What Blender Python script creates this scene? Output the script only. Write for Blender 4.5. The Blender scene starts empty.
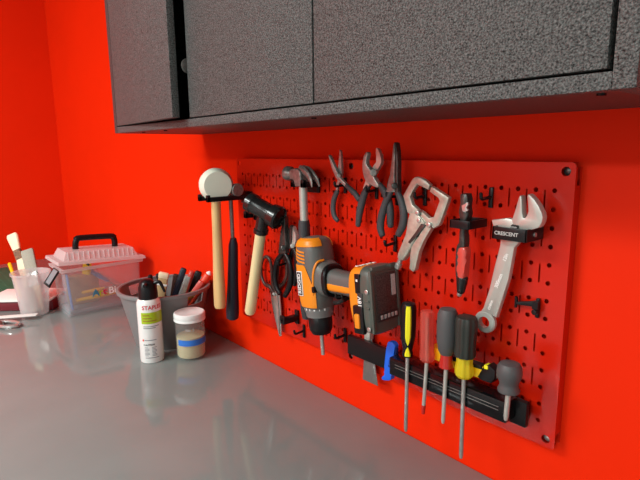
import bpy, bmesh, math, random
from mathutils import Vector, Matrix, Quaternion
random.seed(7)
sc = bpy.context.scene
COL = sc.collection
V = Vector
rad = math.radians

# ------------------------------------------------------------------ materials
def mat(name, col, rough=.5, metal=0., spec=.5, noise=0., nscale=60., bump=0., bscale=200., coat=0.,
        trans=0., alpha=1., ior=1.45, sss=0., roughvar=0., stretch=None):
    m = bpy.data.materials.new(name); m.use_nodes = True
    nt = m.node_tree; b = nt.nodes['Principled BSDF']
    b.inputs['Base Color'].default_value = (*col, 1); b.inputs['Roughness'].default_value = rough
    b.inputs['Metallic'].default_value = metal; b.inputs['Specular IOR Level'].default_value = spec
    b.inputs['Coat Weight'].default_value = coat; b.inputs['Coat Roughness'].default_value = .08
    b.inputs['Transmission Weight'].default_value = trans; b.inputs['IOR'].default_value = ior
    b.inputs['Alpha'].default_value = alpha
    if sss: b.inputs['Subsurface Weight'].default_value = sss; b.inputs['Subsurface Scale'].default_value = .01
    tc = nt.nodes.new('ShaderNodeTexCoord')
    src = tc.outputs['Object']
    if stretch:
        mp = nt.nodes.new('ShaderNodeMapping'); mp.inputs['Scale'].default_value = stretch
        nt.links.new(src, mp.inputs['Vector']); src = mp.outputs['Vector']
    if noise:
        n = nt.nodes.new('ShaderNodeTexNoise'); n.inputs['Scale'].default_value = nscale; n.inputs['Detail'].default_value = 4
        nt.links.new(src, n.inputs['Vector'])
        r = nt.nodes.new('ShaderNodeValToRGB')
        r.color_ramp.elements[0].position = .3; r.color_ramp.elements[1].position = .7
        r.color_ramp.elements[0].color = (*[max(0, c*(1-noise)) for c in col], 1)
        r.color_ramp.elements[1].color = (*[min(1, c*(1+noise)) for c in col], 1)
        nt.links.new(n.outputs['Fac'], r.inputs['Fac']); nt.links.new(r.outputs['Color'], b.inputs['Base Color'])
    if bump:
        n = nt.nodes.new('ShaderNodeTexNoise'); n.inputs['Scale'].default_value = bscale; n.inputs['Detail'].default_value = 3
        nt.links.new(src, n.inputs['Vector'])
        bp = nt.nodes.new('ShaderNodeBump'); bp.inputs['Strength'].default_value = bump; bp.inputs['Distance'].default_value = .002
        nt.links.new(n.outputs['Fac'], bp.inputs['Height']); nt.links.new(bp.outputs['Normal'], b.inputs['Normal'])
    return m

def clearmat(name, col, fac, rough=.25, tint=(1, 1, 1)):
    """thin milky plastic: part see-through, part white plastic"""
    m = bpy.data.materials.new(name); m.use_nodes = True
    nt = m.node_tree; b = nt.nodes['Principled BSDF']; out = nt.nodes['Material Output']
    b.inputs['Base Color'].default_value = (*col, 1); b.inputs['Roughness'].default_value = rough
    t = nt.nodes.new('ShaderNodeBsdfTransparent'); t.inputs['Color'].default_value = (*tint, 1)
    tl = nt.nodes.new('ShaderNodeBsdfTranslucent'); tl.inputs['Color'].default_value = (*col, 1)
    a = nt.nodes.new('ShaderNodeMixShader'); a.inputs['Fac'].default_value = .4
    nt.links.new(b.outputs[0], a.inputs[1]); nt.links.new(tl.outputs[0], a.inputs[2])
    mx = nt.nodes.new('ShaderNodeMixShader'); mx.inputs['Fac'].default_value = fac
    nt.links.new(t.outputs[0], mx.inputs[1]); nt.links.new(a.outputs[0], mx.inputs[2])
    nt.links.new(mx.outputs[0], out.inputs['Surface'])
    return m

M = dict(
    redwall=mat('red wall paint', (.80, .022, .001), .5, spec=.12, bump=.05, bscale=90, noise=.03, nscale=3),
    redboard=mat('red powder coat', (.56, .012, .002), .24, spec=.5, bump=.04, bscale=260),
    counter=mat('grey worktop laminate', (.235, .256, .246), .09, spec=.5, noise=.05, nscale=5, bump=.015, bscale=40),
    white=mat('white paint', (.75, .74, .71), .7),
    floor=mat('grey vinyl floor', (.28, .27, .26), .5, noise=.1, nscale=20),
    laminate=mat('charcoal textured laminate', (.086, .09, .087), .48, spec=.4, noise=1.0, nscale=500, bump=.8, bscale=560),
    cabedge=mat('charcoal laminate edge', (.055, .053, .05), .45, noise=.3, nscale=300, bump=.3, bscale=350),
    cabin=mat('dark cabinet board', (.02, .02, .02), .6),
    black=mat('black plastic', (.008, .008, .009), .32, spec=.3),
    gloss=mat('glossy black plastic', (.005, .005, .006), .12, spec=.4),
    rubber=mat('dark grey rubber grip', (.045, .046, .05), .55, bump=.15, bscale=500),
    greygrip=mat('mid grey rubber', (.075, .078, .08), .5),
    navy=mat('blue black rubber', (.012, .016, .03), .4),
    steel=mat('brushed steel', (.50, .50, .47), .3, metal=.7, noise=.12, nscale=90, bump=.05, bscale=300),
    satin=mat('satin chrome', (.49, .495, .45), .36, metal=.4, noise=.06, nscale=60),
    nickel=mat('nickel plated steel', (.45, .445, .375), .34, metal=.4, noise=.15, nscale=120),
    nickelgrey=mat('worn grey steel', (.34, .335, .31), .34, metal=.4, noise=.2, nscale=150),
    darksteel=mat('oiled dark steel', (.07, .068, .064), .32, metal=.6, noise=.3, nscale=150),
    greysteel=mat('grey forged steel', (.22, .215, .20), .36, metal=.5, noise=.3, nscale=160),
    blade=mat('grey knife blade', (.30, .30, .29), .35, metal=.7, noise=.1, nscale=80),
    wood=mat('varnished hickory', (.72, .47, .20), .4, noise=.18, nscale=12, stretch=(6, 6, .6)),
    palewood=mat('pale ash wood', (.80, .66, .36), .45, noise=.1, nscale=12, stretch=(6, 6, .6)),
    cream=mat('cream painted wood', (.85, .70, .48), .5, noise=.08, nscale=40),
    rubberwhite=mat('off white mallet face', (.80, .82, .68), .5, bump=.05, bscale=200),
    blackrubber=mat('black mallet rubber', (.012, .012, .012), .22, spec=.6),
    orange=mat('orange plastic', (.86, .27, .012), .38),
    drillgrey=mat('drill grey plastic', (.115, .118, .11), .42, bump=.1, bscale=500),
    ringgrey=mat('mid grey ring plastic', (.17, .17, .165), .42),
    batgrey=mat('battery grey plastic', (.085, .095, .08), .38, bump=.08, bscale=400),
    label=mat('dark printed label', (.055, .045, .042), .35, noise=.9, nscale=520),
    lightlabel=mat('pale label', (.5, .5, .48), .5, noise=.15, nscale=400),
    letter=mat('white lettering', (.85, .85, .82), .5),
    yellow=mat('yellow plastic', (.9, .56, .01), .35),
    neon=mat('lemon yellow plastic', (.9, .86, .02), .35),
    clearred=clearmat('clear red plastic', (.95, .22, .17), .42, .06, (1, .62, .56)),
    clearpale=mat('clear smoky plastic', (.9, .62, .58), .06, trans=.8, ior=1.2),
    darkred=mat('deep red plastic', (.45, .015, .01), .15, coat=.5),
    clearyellow=clearmat('clear yellow plastic', (.95, .85, .04), .75, .08, (1, .9, .2)),
    green_grip=mat('very dark green grip', (.022, .027, .022), .5),
    redgrip=mat('red grip', (.62, .07, .05), .35, coat=.3),
    blue=mat('bright blue plastic', (.01, .13, .75), .4),
    bluetape=mat('blue masking tape', (.03, .17, .62), .6),
    darkblue=mat('dark blue ink', (.004, .02, .15), .6),
    bucket=mat('grey tub plastic', (.20, .20, .20), .42, bump=.05, bscale=200),
    canwhite=mat('white can enamel', (.82, .82, .80), .25, coat=.4),
    lime=mat('lime green print', (.40, .56, .015), .35),
    stared=mat('red print', (.62, .02, .04), .4),
    printgrey=mat('grey print', (.25, .26, .28), .5),
    printblack=mat('black print', (.03, .03, .03), .5),
    lidwhite=mat('white lid plastic', (.82, .82, .80), .35),
    beige=mat('beige slurry', (.58, .46, .27), .5, noise=.05, nscale=30),
    glass=clearmat('clear jar glass', (.85, .88, .86), .10, .03, (.97, .98, .97)),
    milky=clearmat('milky box plastic', (.74, .74, .76), .26),
    lidreflect=clearmat('milky lid plastic', (.90, .82, .82), .66),  # pink cast puts the red walls' reflection into the lid colour
    milkcup=clearmat('milky cup plastic', (.85, .82, .82), .46),
    mat_green=mat('green cutting mat', (.012, .16, .085), .6, noise=.1, nscale=30),
    mat_line=mat('pale mat grid', (.06, .24, .15), .6),
    paper=mat('white paper', (.88, .86, .82), .7),
    burgundy=mat('burgundy cover', (.16, .012, .02), .45),
    chrome=mat('polished steel', (.55, .54, .52), .2, metal=.6),
    brown=mat('dark brown plastic', (.06, .028, .022), .4),
    bristle=mat('brush bristle', (.38, .36, .29), .8, noise=.3, nscale=200, stretch=(10, 10, .5)),
    brownprint=mat('brown stamped print', (.20, .08, .03), .6, noise=.5, nscale=150),
    tanwood=mat('tan wood', (.50, .34, .17), .5, noise=.15, nscale=30),
    redorange=mat('orange red plastic', (.78, .06, .02), .4),
    greyblue=mat('slate blue plastic', (.16, .30, .62), .4),
    teal=mat('teal print', (.02, .22, .36), .5),
    magenta=mat('crimson print', (.55, .02, .06), .5),
    olive=mat('olive brass', (.35, .25, .03), .4),
    lamp=mat('lamp housing', (.8, .8, .8), .5),
)

# ------------------------------------------------------------------ mesh helpers
def flat(bm): return bm
def new(): return bmesh.new()

def finish(name, bm, m, parent=None, origin=None, angle=35):
    bmesh.ops.recalc_face_normals(bm, faces=bm.faces)
    me = bpy.data.meshes.new(name)
    o = bpy.data.objects.new(name, me); COL.objects.link(o)
    w = V((0, 0, 0))
    if parent is not None:
        q = parent
        while q is not None:
            w += q.location; q = q.parent
        off = w
    else:
        off = V(origin) if origin is not None else V((0, 0, 0)); o.location = off
    if off.length > 0: bmesh.ops.translate(bm, verts=bm.verts, vec=-off)
    bm.to_mesh(me); bm.free()
    if parent is not None: o.parent = parent
    for mm in (m if isinstance(m, (list, tuple)) else [m]): me.materials.append(M[mm] if isinstance(mm, str) else mm)
    me.polygons.foreach_set('use_smooth', [True]*len(me.polygons))
    me.set_sharp_from_angle(angle=rad(angle))
    return o

def tag(o, label=None, cat=None, group=None, kind=None):
    if label: o['label'] = label
    if cat: o['category'] = cat
    if group: o['group'] = group
    if kind: o['kind'] = kind
    return o

def thing(name, label, cat, loc, group=None):
    o = bpy.data.objects.new(name, None); COL.objects.link(o); o.location = loc
    o.empty_display_size = .02
    return tag(o, label, cat, group)

def copy_tree(src, loc, label=None, parent=None):
    c = src.copy(); COL.objects.link(c)
    if parent is None: c.location = loc
    else: c.parent = parent
    if label: c['label'] = label
    for ch in list(src.children): copy_tree(ch, None, None, c)
    return c

def box(bm, c, s, rot=None, bev=0., seg=2):
    r = bmesh.ops.create_cube(bm, size=1.)
    vs = r['verts']
    for v in vs: v.co = V((v.co.x*s[0], v.co.y*s[1], v.co.z*s[2]))
    if bev:
        es = list({e for v in vs for e in v.link_edges})
        rr = bmesh.ops.bevel(bm, geom=es, offset=bev, segments=seg, profile=.5, affect='EDGES')
        vs = list({v for f in rr['faces'] for v in f.verts} | {v for v in vs if v.is_valid})
    mt = Matrix.Translation(V(c)) @ (rot.to_4x4() if rot is not None else Matrix.Identity(4))
    for v in vs: v.co = mt @ v.co
    return vs

def span(bm, a, b, bev=0., seg=2):
    a, b = V(a), V(b)
    return box(bm, (a+b)/2, [abs(b[i]-a[i]) for i in range(3)], None, bev, seg)

def frame(d):
    d = V(d).normalized()
    u = d.orthogonal().normalized(); return u, d.cross(u)

def loft(bm, rings, cap=True, closed=True):
    R = [[bm.verts.new(p) for p in r] for r in rings]
    n = len(R[0]); fs = []
    for a, b in zip(R, R[1:]):
        for i in range(n if closed else n-1):
            j = (i+1) % n
            fs.append(bm.faces.new((a[i], a[j], b[j], b[i])))
    if cap:
        fs.append(bm.faces.new(R[0][::-1])); fs.append(bm.faces.new(R[-1]))
    return fs

def lathe(bm, prof, origin, axis=(0, 0, 1), n=28, cap=True):
    """prof: (radius, distance along axis)"""
    ax = V(axis).normalized(); u, w = frame(ax); o = V(origin)
    return loft(bm, [[o+ax*h+(u*math.cos(t)+w*math.sin(t))*max(r, 1e-5) for t in [2*math.pi*i/n for i in range(n)]] for r, h in prof], cap)

def rod(bm, a, b, r0, r1=None, n=16, rnd=0.):
    a, b = V(a), V(b); r1 = r0 if r1 is None else r1; L = (b-a).length
    if rnd: pr = [(r0*.55, 0), (r0*.88, rnd*.35), (r0, rnd), (r1, L-rnd), (r1*.88, L-rnd*.35), (r1*.55, L)]
    else: pr = [(r0, 0), (r1, L)]
    return lathe(bm, pr, a, b-a, n)

def smooth(pts, k=5):
    P = [V(p) for p in pts]
    if len(P) < 3: return P
    out = []
    for i in range(len(P)-1):
        p0 = P[i-1] if i else P[0]*2-P[1]; p1 = P[i]; p2 = P[i+1]; p3 = P[i+2] if i+2 < len(P) else P[-1]*2-P[-2]
        for j in range(k):
            t = j/k
            out.append(.5*((2*p1)+(p2-p0)*t+(2*p0-5*p1+4*p2-p3)*t*t+(3*p1-p0-3*p2+p3)*t**3))
    return out+[P[-1]]

def tube(bm, pts, rr, n=12, squash=1., k=5, ends=True, closed=False):
    """swept tube; rr list of radii at the points; squash scales the y thickness"""
    P = smooth(pts, k)
    if isinstance(rr, (int, float)): rr = [rr]*len(pts)
    m = len(P)-1; R = []
    for i in range(m+1):
        t = i/m*(len(rr)-1); a = int(min(t, len(rr)-2)) if len(rr) > 1 else 0
        R.append(rr[a]+(rr[a+1]-rr[a])*(t-a))
    rings = []; prev = None
    for i, p in enumerate(P):
        d = (P[min(i+1, m)]-P[max(i-1, 0)]).normalized()
        if prev is None:
            ref = V((0, 1, 0)) if abs(d.y) < .9 else V((0, 0, 1))
            u = (ref-d*ref.dot(d)).normalized()
        else: u = (prev-d*prev.dot(d)).normalized()
        prev = u; w = d.cross(u)
        ring = lambda s, q: [q+(u*math.cos(t)*squash+w*math.sin(t))*R[i]*s for t in [2*math.pi*j/n for j in range(n)]]
        if ends and i == 0: rings.append(ring(.5, p-d*R[i]*.45))
        if ends and i == 0: rings.append(ring(.85, p-d*R[i]*.25))
        rings.append(ring(1, p))
        if ends and i == m: rings.append(ring(.85, p+d*R[i]*.25)); rings.append(ring(.5, p+d*R[i]*.45))
    return loft(bm, rings, True)

def xz(pts, y): return [V((p[0], y, p[1])) for p in pts]

def prism(bm, poly, y0, y1, bev=.0015, seg=2):
    """closed outline in the wall plane given depth from y0 (back) to y1 (front)"""
    vs = [bm.verts.new((p[0], y0, p[1])) for p in poly]
    f = bm.faces.new(vs)
    r = bmesh.ops.extrude_face_region(bm, geom=[f])
    nv = [v for v in r['geom'] if isinstance(v, bmesh.types.BMVert)]
    for v in nv: v.co.y = y1
    if bev:
        es = [e for e in bm.edges if e.verts[0] in nv and e.verts[1] in nv]
        try: bmesh.ops.bevel(bm, geom=es, offset=bev, segments=seg, profile=.5, affect='EDGES', clamp_overlap=True)
        except Exception: pass
    return nv

def rounded(poly, k=4):
    """smooth closed outline"""
    P = [V((p[0], p[1], 0)) for p in poly]; n = len(P); out = []
    for i in range(n):
        p0, p1, p2, p3 = P[i-1], P[i], P[(i+1) % n], P[(i+2) % n]
        for j in range(k):
            t = j/k
            q = .5*((2*p1)+(p2-p0)*t+(2*p0-5*p1+4*p2-p3)*t*t+(3*p1-p0-3*p2+p3)*t**3)
            out.append((q.x, q.y))
    return out

def text_bm(txt, size, thick=.0004):
    cu = bpy.data.curves.new('t', 'FONT'); cu.body = txt; cu.size = size; cu.extrude = thick/2
    cu.align_x = 'CENTER'; cu.align_y = 'CENTER'; cu.offset = size*.02; cu.resolution_u = 3
    o = bpy.data.objects.new('t', cu); COL.objects.link(o)
    dg = bpy.context.evaluated_depsgraph_get()
    me = bpy.data.meshes.new_from_object(o.evaluated_get(dg))
    bm = bmesh.new(); bm.from_mesh(me)
    bpy.data.objects.remove(o); bpy.data.curves.remove(cu); bpy.data.meshes.remove(me)
    return bm

def place(bm, origin, right, up):
    r = V(right).normalized(); u = V(up).normalized(); n = r.cross(u); o = V(origin)
    for v in bm.verts: v.co = o+r*v.co.x+u*v.co.y+n*v.co.z
    return bm

def wrap(bm, c, R, ang, z):
    """bend flat lettering round an upright cylinder; ang is the direction it faces"""
    for v in bm.verts:
        a = ang+v.co.x/R; r = R+v.co.z
        v.co = V((c[0]+r*math.cos(a), c[1]+r*math.sin(a), z+v.co.y))
    return bm

def cyl_patch(bm, c, R, a0, a1, z0, z1, t=.0004, n=20):
    """thin label on an upright cylinder"""
    A = [a0+(a1-a0)*i/n for i in range(n+1)]
    def ring(r, z): return [V((c[0]+r*math.cos(a), c[1]+r*math.sin(a), z)) for a in A]
    rows = [ring(R, z0), ring(R+t, z0), ring(R+t, z1), ring(R, z1)]
    loft(bm, rows, cap=False, closed=False)

# ------------------------------------------------------------------ the room
def struct(name, bm, m):
    return tag(finish(name, bm, m), kind='structure')
XC = -1.70
bm = new(); span(bm, (XC-.1, 0, -.9), (3.4, .1, 1.75)); struct('wall_back', bm, 'redwall')
bm = new(); span(bm, (XC-.1, -6.5, -.9), (XC, 0, 1.75)); struct('wall_left', bm, 'redwall')
bm = new(); span(bm, (XC-.1, -6.5, -1.0), (3.4, .1, -.9)); struct('floor', bm, 'floor')
bm = new(); span(bm, (XC-.1, -6.6, -.9), (3.4, -6.5, 1.75)); struct('wall_front', bm, 'white')
bm = new(); span(bm, (XC-.1, -6.5, 1.75), (3.4, .1, 1.85)); struct('ceiling', bm, 'white')

wt = thing('worktop', 'glossy grey laminate worktop running along the red wall', 'worktop', (0, -.33, 0))
bm = new(); span(bm, (XC+.001, -.66, -.035), (1.5, -.001, 0), .004); finish('worktop_slab', bm, 'counter', wt)
bm = new(); span(bm, (XC+.001, -.62, -.9), (1.48, -.02, -.036)); finish('base_panel', bm, 'cabedge', wt)

# ------------------------------------------------------------------ wall cabinet
CX0, CX1, CF, CZ, CT = -.206, .941, -.2386, .5735, 1.35
RT = .5895   # top of the bottom rail
cab = thing('wall_cabinet', 'charcoal textured wall cabinet with three doors above the pegboard', 'cabinet', (.367, -.001, CZ))
bm = new(); span(bm, (CX0, -.001, CZ), (CX0+.018, CF, CT), .0006); finish('side_panel', bm, 'cabedge', cab)
bm = new(); span(bm, (CX1-.018, -.001, CZ), (CX1, CF, CT), .0006); finish('side_panel', bm, 'laminate', cab)
bm = new(); span(bm, (CX0+.0181, -.001, CZ+.0005), (CX1-.0181, CF+.018, RT)); o = finish('bottom_panel', bm, 'cabedge', cab)
bm = new(); span(bm, (CX0+.0181, -.001, CT-.018), (CX1-.0181, CF+.018, CT)); finish('top_panel', bm, 'cabedge', cab)
bm = new(); span(bm, (CX0+.0181, -.001, RT), (CX1-.0181, -.007, CT-.018)); finish('back_panel', bm, 'cabin', cab)
bm = new(); span(bm, (CX0+.0181, CF+.0178, CZ), (CX1-.0181, CF, RT-.0015), .0006); finish('bottom_rail', bm, 'laminate', cab)
bm = new(); span(bm, (.155, CF+.03, RT), (.187, -.008, CT-.02)); finish('divider', bm, 'cabin', cab)
# doors: the left one stands a little open, hinged at its left edge
DL = CX0+.0195; W1 = .370; ang = rad(4.3)
bm = new(); span(bm, (0, 0, RT+.001), (W1, .014, CT-.02), .0008)
mt = Matrix.Translation(V((DL, CF, 0))) @ Matrix.Rotation(-ang, 4, 'Z')
bmesh.ops.transform(bm, matrix=mt, verts=bm.verts)
d1 = finish('door', bm, 'laminate', cab); tag(d1, 'door standing slightly ajar')
bm = new(); span(bm, (.196, CF, RT+.001), (.553, CF+.018, CT-.02), .0008); finish('door', bm, 'laminate', cab)
bm = new(); span(bm, (.5565, CF, RT+.001), (CX1-.0225, CF+.018, CT-.02), .0008); finish('door', bm, 'laminate', cab)
for hz in (.66, .82):
    bm = new(); span(bm, (.183, CF+.012, hz), (.1884, CF+.07, hz+.05), .002)
    rod(bm, (.184, CF+.008, hz+.025), (.1884, CF+.008, hz+.025), .014, n=16)
    finish('hinge', bm, 'greysteel', cab)
for x in (-.1, .02, .52, .905):
    bm = new(); rod(bm, (x, CF+.03, CZ-.0015), (x, CF+.03, CZ+.002), .004, n=12); finish('screw', bm, 'black', cab)

# ------------------------------------------------------------------ pegboard
W, ZB, H, IN = .8128, .1055, .4040, .0254
PF = -.019
pb = thing('pegboard', 'red perforated metal pegboard panel screwed to the red wall', 'pegboard', (W/2, PF, ZB))
ZT = ZB+H
row_z = lambda j: ZT-.0375-IN*j
col_x = lambda i: W-IN*(1+i)
cu = bpy.data.curves.new('sheet', 'CURVE'); cu.dimensions = '2D'; cu.fill_mode = 'BOTH'; cu.extrude = .0006
def spline(pts):
    s = cu.splines.new('POLY'); s.points.add(len(pts)-1); s.use_cyclic_u = True
    for p, q in zip(s.points, pts): p.co = (q[0], q[1], 0, 1)
cr = .006
out = []
for cx, cz, a0 in ((W-cr, ZT-cr, 0), (cr, ZT-cr, 90), (cr, ZB+cr, 180), (W-cr, ZB+cr, 270)):
    for k in range(4): a = rad(a0+30*k); out.append((cx+cr*math.cos(a), cz+cr*math.sin(a)))
spline(out)
for i in range(31):
    for j in range(14):
        x, z = col_x(i), row_z(j)
        spline([(x+.0034*math.cos(t), z+.0034*math.sin(t)) for t in [2*math.pi*q/10 for q in range(10)]])
        if j % 2 == 0 and i < 30:
            xs = x-IN/2; a, b = z+.0005, z-IN-.0005; w = .0012
            spline([(xs-w, b), (xs+w, b), (xs+w, a), (xs-w, a)])
mount = [(W-.0125, ZT-.012), (.0125, ZT-.012), (.404, ZT-.012), (W-.0125, ZB+.012), (.0125, ZB+.012), (.404, ZB+.012)]
for x, z in mount: spline([(x+.0062*math.cos(t), z+.0062*math.sin(t)) for t in [2*math.pi*q/16 for q in range(16)]])
co = bpy.data.objects.new('sheet', cu); COL.objects.link(co)
me = bpy.data.meshes.new_from_object(co.evaluated_get(bpy.context.evaluated_depsgraph_get()))
bm = new(); bm.from_mesh(me); bpy.data.objects.remove(co); bpy.data.curves.remove(cu); bpy.data.meshes.remove(me)
for v in bm.verts: v.co = V((v.co.x, PF+.0006-v.co.z, v.co.y))
finish('perforated_sheet', bm, 'redboard', pb, angle=20)
# returned edges; the side ones have a notch near each end
def flange(a, b):
    bm = new(); span(bm, a, b, .0004); return finish('flange', bm, 'redboard', pb)
flange((.005, PF+.0014, ZT-.0012), (W-.005, -.0005, ZT)); flange((.005, PF+.0014, ZB), (W-.005, -.0005, ZB+.0012))
for x in (0, W-.0012):
    bm = new(); span(bm, (x, PF+.0014, ZB+.022), (x+.0012, -.0005, ZT-.03))
    span(bm, (x, -.004, ZT-.0301), (x+.0012, -.0005, ZT-.006)); span(bm, (x, PF+.0014, ZT-.0301), (x+.0012, PF+.005, ZT-.006))
    span(bm, (x, -.004, ZB+.006), (x+.0012, -.0005, ZB+.0221))
    finish('flange', bm, 'redboard', pb)
for x, z in mount:
    bm = new(); lathe(bm, [(.0005, -.0136), (.004, -.0132), (.0058, -.012), (.0058, -.0105), (.002, -.0105), (.002, -.0002)], (x, 0, z), (0, 1, 0), 18)
    finish('mounting_screw', bm, 'steel' if z < .3 else 'darksteel', pb)

# ------------------------------------------------------------------ hooks on the board
def make_hook(loc, label, group):
    x, y, z = loc
    h = thing('pegboard_hook', label, 'hook', loc, group)
    bm = new(); span(bm, (x-.0032, PF-.0001, z-.016), (x+.0032, PF-.0042, z+.014), .001); finish('back_plate', bm, 'black', h)
    bm = new(); tube(bm, [(x, PF-.003, z), (x, PF-.016, z-.001), (x, PF-.027, z-.001), (x, PF-.030, z+.007)], .0026, 10, k=4); finish('prong', bm, 'black', h)
    return h
hook0 = make_hook((0.6970,-0.0240,0.4582), 'empty black hook just left of the big adjustable wrench jaw', 'empty hooks on the pegboard')
hx = hook0.location
def hook(x, z, label, group): return copy_tree(hook0, (x, hx.y, z), label)
def bracket(loc, label, s=1.):
    x, y, z = loc
    h = thing('pegboard_hook', label, 'hook', loc, 'empty hooks on the pegboard')
    bm = new(); span(bm, (x-.0025, PF-.0001, z-.016), (x+.0025, PF-.005, z+.012), .001); finish('back_plate', bm, 'black', h)
    bm = new(); prism(bm, [(x-.003, z+.001), (x-.003, z+.009), (x-.026*s, z+.003), (x-.027*s, z+.010), (x-.030*s, z+.010), (x-.030*s, z-.006), (x-.027*s, z-.006), (x-.026*s, z-.001)], PF-.008, PF-.012, .0008)
    span(bm, (x-.004, PF-.0048, z-.002), (x+.004, PF-.0119, z+.009)); finish('arm', bm, 'black', h)
    bm = new(); rod(bm, (x, PF-.005, z-.006), (x, PF-.014, z-.006), .004, n=12, rnd=.001); finish('knob', bm, 'black', h)
    return h
bracket((0.7771,-0.0240,0.3102), 'empty black bracket hook right of the wrench handle end')
hook((0.3895,-0.0240,0.1594)[0], (0.3895,-0.0240,0.1594)[2], 'empty black hook under the drill battery, left of the magnetic bar', 0)
hook((0.5168,-0.0240,0.3658)[0], (0.5168,-0.0240,0.3658)[2], 'small black hook just below the handles of the long-nose pliers', 0)
b = thing('pegboard_hook', 'chunky black block hook low on the board between scissors blade and drill chuck', 'hook', (0.2334,-0.0240,0.1579), 'empty hooks on the pegboard')
x, y, z = b.location
bm = new(); span(bm, (x-.006, PF-.0001, z-.016), (x+.006, PF-.005, z+.016), .001); finish('back_plate', bm, 'black', b)
bm = new(); span(bm, (x-.008, PF-.0052, z-.008), (x+.008, PF-.045, z+.006), .003); span(bm, (x-.008, PF-.040, z-.002), (x+.008, PF-.045, z+.012), .002); finish('prong', bm, 'black', b)
hook((0.2576,-0.0240,0.1315)[0], (0.2576,-0.0240,0.1315)[2], 'tiny black hook directly left of the drill chuck, near the board bottom edge', 0)

for px_, lab in (((0.3901,-0.0240,0.4616), 'black hook in the crotch of the small thin needle-nose pliers'), ((0.4716,-0.0240,0.4564), 'black hook under the head of the slip-joint pliers'),
                ((0.5195,-0.0240,0.4486), 'black hook between the handles of the long-nose pliers'), ((0.5788,-0.0240,0.4523), 'black hook inside the open jaws of the C-clamp'),
                ((0.2043,-0.0240,0.2779), 'black hook between the handles of the black pliers beside the drill')):
    h = hook(px_[0], px_[2], lab, 0); h['group'] = 'hooks carrying the pliers'
# hammer holders: two prongs standing out from the board
def holder(label, x, z, gap, L, w=.009, h=.011):
    t = thing('hammer_holder', label, 'tool holder', (x, PF, z), 'hammer holders on the pegboard')
    bm = new(); span(bm, (x-gap/2-w, PF-.0001, z-.018), (x+gap/2+w, PF-.005, z+.012), .0015); finish('back_plate', bm, 'black', t)
    for s in (-1, 1):
        xc = x+s*(gap/2+w/2)
        bm = new(); span(bm, (xc-w/2, PF-.0048, z-h/2), (xc+w/2, PF-L, z+h/2), .0015)
        span(bm, (xc-w/2, PF-L+.008, z-h/2), (xc+w/2, PF-L, z+h/2+.005), .0015); finish('prong', bm, 'black', t)
    return t
holder('black two-prong holder carrying the white mallet and ball-peen hammer', .044, .4190, .030, .122)
holder('black two-prong holder under the black rubber mallet head', .164, .386, .030, .075)
holder('black two-prong holder under the claw hammer head', .296, .4600, .022, .046)

# ------------------------------------------------------------------ hammers
def handle_lathe(bm, top, bot, prof, n=20): lathe(bm, [(r, t*(V(bot)-V(top)).length) for t, r in prof], top, V(bot)-V(top), n)
g = 'hammers hanging on the pegboard'
c = V((.036, -.1, .4495)); ax = V((.955, -.29, -.02)).normalized()
t = thing('mallet', 'mallet with round off-white face and yellow wooden handle, leftmost hammer', 'mallet', (c.x, c.y, .147), g)
bm = new(); lathe(bm, [(.028, -.034), (.0295, -.033), (.0295, .012)], c+ax*-.014, ax, 32); finish('head', bm, 'blackrubber', t)
for s in (1, -1):
    bm = new(); lathe(bm, [(.0295, -.0062), (.0375, -.006), (.0400, .000), (.0395, .008), (.0330, .0195), (.0322, .0215), (.028, .0217)] if s > 0 else [(.0275, .036), (.031, .0365), (.032, .042), (.030, .048), (.026, .050)], c, ax*s, 36)
    finish('face_cap', bm, 'rubberwhite', t)
bm = new(); handle_lathe(bm, (c.x-.004, c.y, c.z-.028), (.028, -.1, .147), [(0, .0115), (.3, .0112), (.55, .0125), (.8, .0142), (.97, .0142), (.995, .012), (1, .008)]); finish('handle', bm, 'wood', t)

c = V((.050, -.060, .4370))
t = thing('ball_peen_hammer', 'ball-peen hammer with small steel face and blue-black rubber grip', 'hammer', (c.x, c.y, .125), g)
bm = new(); lathe(bm, [(.001, -.075), (.008, -.073), (.0125, -.064), (.0125, -.056), (.0085, -.047), (.0125, -.035), (.0125, -.008), (.0095, .000), (.0155, .008), (.0155, .017), (.0140, .0185)], c, (1, 0, 0), 28); finish('head', bm, 'greysteel', t)
bm = new(); handle_lathe(bm, (c.x-.018, c.y, c.z-.008), (0.0345,-0.0600,0.3007), [(0, .0052), (1, .0048)]); finish('shaft', bm, 'greysteel', t)
bm = new(); handle_lathe(bm, (0.0372,-0.0600,0.3184), (0.0170,-0.0600,0.1062), [(0, .007), (.08, .0115), (.3, .0125), (.55, .0135), (.9, .0165), (.98, .0155), (1, .010)]); finish('grip', bm, 'navy', t)

c = V((0.2010,-0.0800,0.4026)); a = V((.87, .30, -.38)).normalized()
top = V((0.1896,-0.0800,0.3645)); bot = V((0.1311,-0.0800,0.1549))
t = thing('rubber_mallet', 'black rubber mallet with pale wooden handle hanging at a slant', 'mallet', tuple(bot), g)
bm = new(); lathe(bm, [(.017, -.044), (.0215, -.042), (.0222, -.028), (.0195, -.024), (.0195, .018), (.0240, .022), (.0262, .040), (.0235, .044), (.0215, .040), (.012, .039)], c, a, 30); finish('head', bm, 'blackrubber', t)
dn = (bot-top).normalized()
bm = new(); lathe(bm, [(.0135, -.03), (.0140, .004), (.0165, .006), (.0165, .014), (.0135, .016)], top, dn, 20); finish('collar', bm, 'blackrubber', t)
bm = new(); handle_lathe(bm, top+dn*.012, bot, [(0, .0118), (.4, .0122), (.97, .0128), (1, .0105)]); finish('handle', bm, 'palewood', t)

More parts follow.
